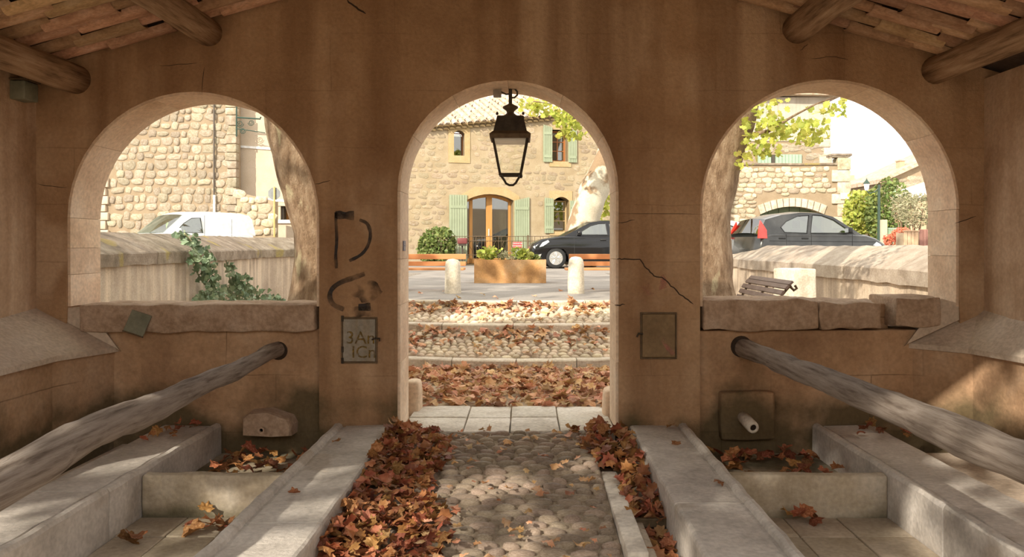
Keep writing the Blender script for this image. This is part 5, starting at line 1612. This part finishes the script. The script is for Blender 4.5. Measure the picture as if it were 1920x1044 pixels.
fh, ff2 = building('distant_house', 24.0, 60.0, 'distant grey-brown house roof with a small chimney')
MB().prism([(ff2(1560, 0)[0], .3), ff2(1560, 360), ff2(1612, 336), ff2(1655, 352), (ff2(1655, 0)[0], .3)], fnl, 0, 6).build('wall', M['grey_stucco'], fh, local=True)
MB().prism([ff2(1556, 362), ff2(1612, 337), ff2(1660, 354), ff2(1660, 351), ff2(1612, 333), ff2(1556, 358)], fnl, -.4, 6.2).build('roof', M['sunny_tile'], fh, local=True)
p0, p1 = ff2(1602, 327), ff2(1608, 342); MB().box(p0[0], p1[0], .5, 1.1, p1[1], p0[1]).build('chimney', M['terracotta'], fh, local=True)
# street lamp, hedge, olive, gate, boxes
sl_ = empty('street_lamp', (P(1648, 0, 28).x, 28, SZ), label='dark green street lamp post with a lantern on an arm before the hedge', cat='street lamp')
MB().tube([P(1648, 499, 28), P(1648, 420, 28), P(1648, 346, 28)], [.075, .05, .04], 10).build('post', M['lamp_green'], sl_)
MB().tube([P(1648, 352, 28), P(1640, 360, 28), P(1630, 362, 28), P(1625, 358, 28)], .02, 6).build('arm', M['lamp_green'], sl_)
c = P(1625, 346, 28)
MB().lathe([(.05, -.20), (.075, -.15), (.10, .02), (.10, .03)], c, 6).build('lamp_glass', M['white'], sl_)
MB().lathe([(.13, .03), (.10, .07), (.05, .13), (.02, .18), (.005, .22)], c, 6).build('lamp_hood', M['lamp_green'], sl_)
bush(1601, 412, 31.5, .42, 1.15, 700, .16, M['hedge_leaf'], 'bright lime shrub against the corner of the terrace house', 'garden_shrub')
bush(1622, 402, 32.0, .75, 1.0, 1100, .15, M['hedge_leaf'], 'yellow-green shrub below the street lamp lantern', 'garden_shrub')
bush(1664, 398, 31.0, .85, 1.3, 1400, .15, M['bush_leaf'], 'tall mid green shrub behind the green lamp post', 'garden_shrub')
bush(1716, 395, 26.0, .55, .55, 800, .13, M['olive_leaf'], 'grey-green olive tree above the terracotta box', 'olive_tree', NARROW, cat='tree')
bush(1692, 387, 29.5, .45, .55, 500, .13, M['olive_leaf'], 'pale olive tree leaning over the garden gate', 'olive_tree', NARROW, cat='tree')
bush(1668, 450, 25.5, .22, .2, 260, .08, M['flower'], 'low clump of red flowers beside the garden gate', 'flower_clump', cat='flowers')
bush(1690, 436, 25.0, .28, .16, 240, .08, M['flower'], 'coral red flowers spilling beside the terracotta box', 'flower_clump', cat='flowers')
gt = empty('garden_gate', (P(1668, 0, 27).x, 27, SZ), label='small pale green garden gate between the shrubs', cat='gate')
for px in (1644, 1653, 1658): 
    pass
for i in range(9):
    q = P(1664 + i * 2.1, 0, 27).x; MB().tube([(q, 27, SZ), (q, 27, P(0, 428, 27).z)], .014, 5).build('bar', M['mint'], gt)
for py in (428, 440): MB().tube([P(1663, py, 27), P(1682, py, 27)], .018, 5).build('rail', M['mint'], gt)
q = P(1657, 0, 27).x; MB().rbox(q - .08, q + .08, 26.9, 27.1, SZ, P(0, 412, 27).z, .01).build('gate_post', M['stucco'], gt)
q0, q1 = P(1695, 0, 21), P(1722, 0, 21); zt_ = P(0, 434, 21).z
bx = empty('planter_box', ((q0.x + q1.x) / 2, 21, SZ), label='pale terracotta planter box on the street below the olive tree', cat='planter')
for i in range(4): MB().rbox(q0.x + (q1.x - q0.x) * i / 4 + .004, q0.x + (q1.x - q0.x) * (i + 1) / 4 - .004, 21, 21.03, SZ, zt_, .005).build('side_plank', M['terracotta'], bx)
MB().box(q0.x, q1.x, 21.03, 21.45, SZ, zt_ - .03).build('soil', M['earth'], bx)
MB().rbox(q0.x - .02, q1.x + .02, 20.98, 21.06, zt_, zt_ + .03, .006).build('rim', M['terracotta'], bx)
q0, q1 = P(1724, 0, 21.4), P(1745, 0, 21.4)
bx = empty('planter_box', ((q0.x + q1.x) / 2, 21.4, SZ), label='plum-coloured planter box next to the pale terracotta one', cat='planter')
for i in range(3): MB().rbox(q0.x + (q1.x - q0.x) * i / 3 + .004, q0.x + (q1.x - q0.x) * (i + 1) / 3 - .004, 21.4, 21.43, SZ, P(0, 430, 21.4).z, .005).build('side_plank', M['plum'], bx)
MB().box(q0.x, q1.x, 21.43, 21.8, SZ, P(0, 432, 21.4).z).build('soil', M['earth'], bx)

# ================================================================== VEHICLES
def lerp(a, c, t): return a + (c - a) * t
def make_car(name, sp, paint, loc_, yaw, label, cat='car'):
    """local x from the tail (0) to the nose (L), y across, z up"""
    Lc, Wc = sp['L'], sp['W']; hw = Wc / 2; xm = Lc / 2
    g = empty(name, loc_, yaw, label=label, cat=cat)
    xr, xf, wr = sp['xr'], sp['xf'], sp['wr']
    ar = wr + .055
    bot = []
    def arch(xc):
        return [(xc + ar * math.cos(math.pi * (1 - i / 10)), wr - .02 + ar * math.sin(math.pi * (1 - i / 10))) for i in range(11)]
    poly = [(.10, .24)] + [(xr - ar, .22)] + arch(xr) + [(xr + ar, .20), (xf - ar, .20)] + arch(xf) + [(xf + ar, .22), (Lc - .12, .24)] + sp['top']
    n = len(poly); vs = []; fs = []
    lay = [(-hw, .045, .085), (-hw + .03, .02, .05), (-hw + .09, .0, .022), (-hw * .55, 0, .0), (hw * .55, 0, .0), (hw - .09, .0, .022), (hw - .03, .02, .05), (hw, .045, .085)]
    for y, ins, endp in lay:
        for x, z in poly:
            t = abs(x - xm) / xm
            x2 = xm + (x - xm) * (1 - endp * t ** 4)
            z2 = z - ins * (1 if z > .62 else (-.4 if z < .3 else 0))
            vs.append((x2, y, z2))
    for l in range(len(lay) - 1):
        for i in range(n):
            j = (i + 1) % n
            fs.append((l * n + i, l * n + j, (l + 1) * n + j, (l + 1) * n + i))
    tr = tessellate_polygon([[Vector((x, z, 0)) for x, z in poly]])
    fs += [tuple(reversed(t)) for t in tr]; m = (len(lay) - 1) * n; fs += [tuple(i + m for i in t) for t in tr]
    body = MB().add(vs, fs).build('body', paint, g, True, True)
    # edge-split by angle so panels stay crisp
    md = body.modifiers.new('edges', 'EDGE_SPLIT'); md.split_angle = math.radians(38)
    # greenhouse
    rc = sp['roof']                      # [(x, z, kind of the strip to the next point)]
    zb0 = sp['belt']; zt0 = max(z for x, z, _ in rc)
    wb, wt = hw - .05, sp.get('roof_w', hw * .74)
    def yw(z): return lerp(wb, wt, max(0, min(1, (z - zb0) / (zt0 - zb0))) ** 1.15)
    paintS = MB(); gl = {}
    for i in range(len(rc) - 1):
        (x0, z0, kd), (x1, z1, _) = rc[i], rc[i + 1]
        vs = []; ns = 8
        for (x, z) in ((x0, z0), (x1, z1)):
            for j in range(ns + 1):
                t = j / ns * 2 - 1
                vs.append((x + (.05 * (1 - t * t) * (1 if x > xm else -1) if kd == 'g' else 0), yw(z) * t, z + .035 * (1 - t * t)))
        fs = [(j, j + 1, ns + 2 + j, ns + 1 + j) for j in range(ns)]
        if kd == 'g': MB().add(vs, fs).build('windscreen' if x0 > xm else 'rear_window', M['car_glass'], g, True, True)
        else: paintS.add(vs, fs)
    side = [(x, z) for x, z, _ in rc] + [(sp.get('tail_x', rc[-1][0]), zb0 - .03), (rc[0][0], zb0 - .03)]
    for s_ in (-1, 1):
        fn = lambda x, z, d, s_=s_: (x, s_ * (yw(z) - d), z)
        paintS.prism(side, fn, 0, .035, sp['windows'])
    paintS.build('cabin_shell', paint, g, False, True)
    for s_ in (-1, 1):
        for w_ in sp['windows']:
            fn = lambda x, z, d, s_=s_: (x, s_ * (yw(z) - d), z)
            MB().prism(w_, fn, .010, .016).build('side_window', M['car_glass'], g, False, True)
            MB().tube([Vector((x, s_ * (yw(z) + .002), z)) for x, z in w_] + [Vector((w_[0][0], s_ * (yw(w_[0][1]) + .002), w_[0][1]))], .011, 5).build('window_seal', M['car_trim'], g, False, True)
    # seats
    for sx in sp.get('seats', ()):
        for sy in (-.36, .36):
            st = MB().rbox(sx - .07, sx + .09, sy - .23, sy + .23, zb0 - .45, zb0 + .16, .05, .2).build('seat', M['cabin'], g, True, True)
            MB().rbox(sx - .07, sx + .03, sy - .13, sy + .13, zb0 + .17, zb0 + .36, .04, .2).build('headrest', M['cabin'], st, True)
    # wheels
    RXm = Matrix.Rotation(math.radians(90), 4, 'X')
    for xc in (xr, xf):
        for s_ in (-1, 1):
            yc = s_ * (hw - .11)
            w = MB().lathe([(wr * .62, -.10), (wr * .95, -.10), (wr, -.075), (wr, .075), (wr * .95, .10), (wr * .62, .10)], (xc, yc, wr), 28, M=RXm).build('wheel', M['tyre'], g, True, True)
            rim = MB()
            rim.lathe([(wr * .60, -.02), (wr * .66, -.02), (wr * .66, .02), (wr * .60, .02)], (xc, yc + s_ * .09, wr), 28, M=RXm)
            rim.lathe([(.05, -.02), (.06, .0), (.05, .02)], (xc, yc + s_ * .10, wr), 12, M=RXm)
            for i in range(5):
                th = 2 * math.pi * i / 5 + .3
                for dth in (-.16, .16):
                    rim.tube([(xc + .05 * math.cos(th), yc + s_ * .10, wr + .05 * math.sin(th)), (xc + wr * .4 * math.cos(th + dth * 1.2), yc + s_ * .105, wr + wr * .4 * math.sin(th + dth * 1.2)), (xc + wr * .63 * math.cos(th + dth * .5), yc + s_ * .095, wr + wr * .63 * math.sin(th + dth * .5))], .016, 6)
            rim.build('rim', M['alloy'], w)
            MB().lathe([(.01, 0), (wr * .6, 0)], (xc, yc + s_ * .05, wr), 20, M=RXm).build('brake_disc', M['car_trim'], w)
        MB().box(xc - ar * .9, xc + ar * .9, -hw + .18, hw - .18, .2, wr + ar - .06).build('wheel_well', M['car_trim'], g, False, True)
    # door seams, handles, mirrors, lamps
    def side_y(z): return hw + .001
    for s_ in (-1, 1):
        for (x0, z0, x1, z1) in sp.get('seams', ()):
            MB().tube([(x0, s_ * (hw + .000), z0), (x1, s_ * (hw + .000), z1)], .006, 5).build('door_seam', M['car_trim'], g, False, True)
        for (x, z) in sp.get('handles', ()):
            MB().rbox(x - .09, x + .09, s_ * hw - .01, s_ * hw + .03, z - .02, z + .02, .012).build('door_handle', paint if name == 'van' else M['car_trim'], g, True, True)
        mx, mz = sp['mirror']
        mi = MB().rbox(mx - .05, mx + .07, s_ * (wb + .03), s_ * (wb + .21), mz - .06, mz + .08, .04, .1).build('mirror', sp.get('mirror_mat', paint), g, True, True)
        MB().add([(mx - .052, s_ * (wb + .05), mz - .04), (mx - .052, s_ * (wb + .19), mz - .04), (mx - .052, s_ * (wb + .19), mz + .06), (mx - .052, s_ * (wb + .05), mz + .06)], [(0, 1, 2, 3)]).build('mirror_glass', M['lamp_glass'], mi)
        for (pl_, mt_, nm) in sp.get('lamps', ()):
            vs = []; 
            for q, dy in ((0, .012), (1, -.04)):
                for (x, z, ins) in pl_: vs.append((x, s_ * (hw - ins + dy), z))
            m_ = len(pl_)
            MB().add(vs, [tuple(range(m_)), tuple(reversed(range(m_, 2 * m_)))] + [(i, (i + 1) % m_, m_ + (i + 1) % m_, m_ + i) for i in range(m_)]).build(nm, M[mt_], g, False, True)
    return g
hatch = dict(L=3.45, W=1.63, xr=.55, xf=2.86, wr=.285, belt=.93, roof_w=.60,
    top=[(3.42, .42), (3.45, .56), (3.36, .72), (3.10, .86), (2.80, .95), (2.40, .97), (1.2, .98), (.30, .97), (.06, .90), (.0, .62), (.02, .40)],
    roof=[(2.72, .94, 'g'), (2.02, 1.38, 'p'), (1.66, 1.46, 'p'), (1.20, 1.47, 'p'), (.70, 1.41, 'p'), (.28, 1.30, 'g'), (.06, .96, 'p')], tail_x=.08,
    windows=[[(2.48, .985), (2.02, 1.30), (1.74, 1.405), (1.50, 1.415), (1.38, .985)], [(1.29, .985), (1.41, 1.405), (1.12, 1.39), (.80, 1.26), (.64, 1.12), (.72, 1.0)]],
    seams=[(1.36, .30, 1.36, .95), (2.42, .34, 2.42, .96), (.74, .60, .72, .96), (.30, .80, 3.1, .78)], handles=[(1.20, .86), (.62, .86)], mirror=(2.28, 1.04), mirror_mat=M['car_trim'],
    seats=(1.25, .75), lamps=[([(.02, .86, .0), (.24, .86, -.0), (.26, 1.05, .06), (.16, 1.28, .17), (.06, 1.02, .06)], 'tail_red', 'tail_lamp'), ([(3.05, .78, .0), (3.30, .66, .03), (3.20, .62, .0), (2.95, .70, .0)], 'lamp_glass', 'head_lamp')])
clio = dict(L=4.06, W=1.73, xr=.78, xf=3.28, wr=.312, belt=.96, roof_w=.62,
    top=[(4.02, .40), (4.06, .56), (3.98, .74), (3.72, .88), (3.10, .985), (2.5, .99), (1.3, 1.02), (.40, 1.03), (.08, .96), (.0, .66), (.03, .42)],
    roof=[(3.06, .96, 'g'), (2.20, 1.40, 'p'), (1.85, 1.445, 'p'), (1.35, 1.45, 'p'), (.8, 1.42, 'p'), (.34, 1.36, 'g'), (.10, 1.0, 'p')], tail_x=.12,
    windows=[[(2.66, 1.02), (2.20, 1.30), (1.95, 1.365), (1.74, 1.37), (1.70, 1.02)], [(1.60, 1.03), (1.64, 1.37), (1.25, 1.36), (.86, 1.25), (.84, 1.12)]],
    seams=[(1.66, .34, 1.66, .98), (2.72, .36, 2.72, .98), (.8, .8, .78, 1.0), (.40, .84, 3.5, .78)], handles=[(1.84, .87), (.98, .90)], mirror=(2.56, 1.05),
    seats=(1.55, .95), lamps=[([(3.98, .66, .05), (3.52, .86, -.01), (3.48, .80, -.01), (3.66, .68, -.005), (3.92, .60, .03)], 'lamp_glass', 'head_lamp'), ([(.03, .80, .03), (.30, .86, 0), (.28, 1.0, .02), (.08, .98, .05)], 'tail_red', 'tail_lamp'),
                            ([(3.92, .40, .02), (3.72, .44, .0), (3.76, .34, .0), (3.9, .34, .02)], 'alloy', 'fog_lamp')])
vans = dict(L=4.25, W=1.83, xr=.72, xf=3.40, wr=.31, belt=1.06, roof_w=.76,
    top=[(4.20, .42), (4.25, .60), (4.16, .86), (3.90, 1.0), (3.45, 1.10), (2.8, 1.10), (1.3, 1.10), (.30, 1.10), (.06, 1.05), (.0, .66), (.03, .42)],
    roof=[(3.46, 1.08, 'g'), (2.72, 1.70, 'p'), (2.45, 1.79, 'p'), (1.6, 1.83, 'p'), (.7, 1.81, 'p'), (.24, 1.74, 'p'), (.12, 1.6, 'p'), (.03, 1.08, 'p')], tail_x=.04,
    windows=[[(3.02, 1.12), (2.72, 1.42), (2.42, 1.60), (2.10, 1.62), (2.04, 1.12)]],
    seams=[(2.02, .34, 2.02, 1.70), (3.08, .36, 3.08, 1.08), (1.0, .9, 1.0, 1.6)], handles=[(2.15, .98)], mirror=(2.96, 1.18),
    seats=(1.95,), lamps=[([(4.10, .80, .04), (3.72, .96, 0), (3.74, .78, 0), (4.0, .70, .02)], 'lamp_glass', 'head_lamp'), ([(.0, .60, .03), (.16, .60, 0), (.14, .92, .0), (.03, .92, .03)], 'tail_red', 'tail_lamp')])
def park(name, sp, paint, ref_x, px, Y, yaw, label, cat='car'):
    """stand the car so that its local point ref_x lies at photo column px at distance Y"""
    X = (px - VX) / F * Y
    return make_car(name, sp, paint, (X - ref_x * math.cos(yaw), Y - ref_x * math.sin(yaw), SZ + .004), yaw, label, cat)
park('hatchback_car', clio, M['car_black'], 3.28, 1037, 25.8, math.radians(184), 'shiny black hatchback parked in front of the cream stone house')
park('hatchback_car', hatch, M['car_grey'], 1.7, 1512, 20.2, math.radians(11), 'dark grey small hatchback with red tail lamp behind the right courtyard wall')
park('hatchback_car', clio, M['car_white'], .6, 1352, 25.0, math.radians(215), 'white car mostly hidden behind the tree and the grey hatchback')
park('van', vans, M['car_white'], 2.1, 352, 28.2, math.radians(232), 'white delivery van parked before the rubble-stone house', 'van')

# ================================================================== FALLEN LEAVES
LEAF_ME = {}
for mk in ('dry_leaf', 'pale_leaf'):
    LEAF_ME[mk] = [MB().add(*s_).mesh('fallen_leaf', M[mk]) for s_ in LEAF_NEAR]
def leaf_obj(x, y, z, size, tilt, label, group, mk='dry_leaf'):
    o = link('fallen_leaf', R.choice(LEAF_ME[mk]))
    o.location = (x, y, z); o.rotation_euler = (R.uniform(-tilt, tilt), R.uniform(-tilt, tilt), R.uniform(0, 6.28)); o.scale = (size,) * 3
    tag(o, label, 'leaf', group)
def heap_left(y):   # how far the heap reaches from the left ledge
    return lerp(.52, .34, (y - 3.6) / 2.2) + .06 * math.sin(y * 5)
n = 0
stuff = MB()
for _ in range(860):
    y = 3.6 + 2.15 * R.random() ** 1.15
    w = heap_left(y); t = R.random() ** 1.5
    x = X0A + .02 + t * w
    hgt = (1 - t) ** 1.4 * .11 * (1.15 - .35 * (y - 3.6) / 2.2)
    z = floor_z(y) + .02 + R.random() * hgt
    sz = R.uniform(.065, .118)
    if n < 150 and R.random() < .32 and z > floor_z(y) + hgt * .4:
        n += 1
        leaf_obj(x, y, z + .01, sz * 1.05, .75, 'curled dry brown leaf in the heap along the left side of the pebble aisle', 'leaves heaped beside the left basin ledge')
    else: put(stuff, R.choice(LEAF_NEAR), (x, y, z), sz, rand_rot(R, .7))
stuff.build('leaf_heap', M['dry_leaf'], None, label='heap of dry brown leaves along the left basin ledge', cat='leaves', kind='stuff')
stuff = MB(); n = 0
for _ in range(330):
    y = R.uniform(3.6, 5.78)
    if y > 4.9:
        x = R.uniform(.30 + .2 * (5.8 - y), .715) if y < 5.6 else R.uniform(.30, .70); z = floor_z(y) + R.uniform(.01, .09) * (1 if x > .45 else .5)
    else:
        x = R.uniform(.60, .72) if y < 4.28 else R.uniform(.545, .72); z = (-.23 if y < 4.28 else -.15 + (y - 4.28) * .12) + R.uniform(0, .075)
    sz = R.uniform(.07, .12)
    if n < 70 and R.random() < .3:
        n += 1; leaf_obj(x, y, z + .012, sz, .8, 'curled dry leaf lying in the narrow drain channel', 'leaves in the drain channel')
    else: put(stuff, R.choice(LEAF_NEAR), (x, y, z), sz, rand_rot(R, .8))
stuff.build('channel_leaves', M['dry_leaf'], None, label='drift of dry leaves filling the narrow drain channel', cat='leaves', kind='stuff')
def basin_leaves(x0, x1, y0, y1, z, n, lab, grp, sz=(.095, .15), h=.06):
    for _ in range(n):
        y = y0 + (y1 - y0) * (1 - R.random() ** 1.4)
        leaf_obj(R.uniform(x0, x1), y, z + .012 + R.random() * h, R.uniform(*sz), .6, lab, grp)
basin_leaves(-2.08, -1.40, 4.95, 5.72, -.160, 42, 'dry brown leaf lying in the far left basin under the plain spout stone', 'leaves in the far left basin')
basin_leaves(-1.80, -1.45, 4.30, 4.55, -.208, 12, 'dry brown leaf lying in the near left basin behind the cross wall', 'leaves in the near left basin')
basin_leaves(-2.02, -1.90, 4.05, 4.2, -.208, 2, 'dry brown leaf lying in the near left basin behind the cross wall', 'leaves in the near left basin')
basin_leaves(1.20, 1.95, 5.05, 5.72, -.160, 42, 'dry brown leaf lying in the far right basin under the projecting spout', 'leaves in the far right basin', h=.08)
basin_leaves(1.42, 1.66, 4.42, 4.55, -.208, 6, 'dry brown leaf lying in the near right basin behind the cross wall', 'leaves in the near right basin')
basin_leaves(-2.5, -2.2, 5.2, 5.72, .045, 12, 'dry leaf lying on the outer ledge of the left basin', 'leaves on the outer left ledge', (.07, .10), .03)
basin_leaves(2.1, 2.8, 5.4, 5.72, .045, 14, 'dry leaf lying on the outer ledge of the right basin', 'leaves on the outer right ledge', (.07, .10), .03)
for (x, y) in ((-1.2, 5.25), (-1.16, 4.15)): leaf_obj(x, y, .06, .08, .4, 'dry leaf lying on the left inner ledge', 'leaves on the left inner ledge')
for (x, y) in ((1.02, 4.35), (1.0, 5.7), (.95, 5.2)): leaf_obj(x, y, .06, .08, .4, 'dry leaf lying on the right inner ledge', 'leaves on the right inner ledge')
# leaves over the pebbles
stuff = MB()
for _ in range(90):
    y = R.uniform(3.6, 5.7); x = R.uniform(-.5, .42)
    put(stuff, R.choice(LEAF_NEAR), (x, y, floor_z(y) + .045), R.uniform(.035, .085), rand_rot(R, .35))
stuff.build('scattered_leaves', M['pale_leaf'], None, label='scattered small dry leaves over the pebble floor', cat='leaves', kind='stuff')
# carpet of leaves outside and drifts on the steps
stuff = MB()
for _ in range(1700):
    x = R.uniform(-1.9, 1.8); y = R.uniform(6.68, 8.75)
    y = min(y, ry(0, x) - .02)
    z = -.02 + R.random() * .05
    put(stuff, R.choice(LEAF_FAR), (x, y, z + .012), R.uniform(.09, .16), rand_rot(R, .55))
stuff.build('leaf_carpet', M['pale_leaf'], None, label='carpet of russet fallen leaves at the foot of the curved steps', cat='leaves', kind='stuff')
stuff = MB()
for i in (1, 2):
    for _ in range(230):
        x = R.uniform(-2.2, 2.2); t = R.random() ** 2.6
        y = ry(i, x) - .03 - t * .35
        z = tread_z(i - 1, x, y) + .02 + (1 - t) * R.random() * .06
        put(stuff, R.choice(LEAF_FAR), (x, y, z), R.uniform(.085, .15), rand_rot(R, .6))
    for _ in range(50):
        x = R.uniform(-2.2, 2.2); y = R.uniform(ry(i - 1, x) + .18, ry(i, x) - .05)
        put(stuff, R.choice(LEAF_FAR), (x, y, tread_z(i - 1, x, y) + .05), R.uniform(.07, .12), rand_rot(R, .4))
stuff.build('step_leaves', M['pale_leaf'], None, label='drifts of fallen leaves against the risers of the curved steps', cat='leaves', kind='stuff')
stuff = MB()
for (px, y) in ((790, 11.8), (835, 12.2), (1050, 12.6), (1000, 11.2), (1110, 13), (860, 10.9), (1070, 10.9), (930, 10.8), (905, 11.4)):
    x = (px - VX) / F * y
    put(stuff, R.choice(LEAF_FAR), (x, y, SZ + .03), .11, rand_rot(R, .4))
stuff.build('plaza_leaves', M['pale_leaf'], None, label='few stray leaves lying on the grey plaza', cat='leaves', kind='stuff')
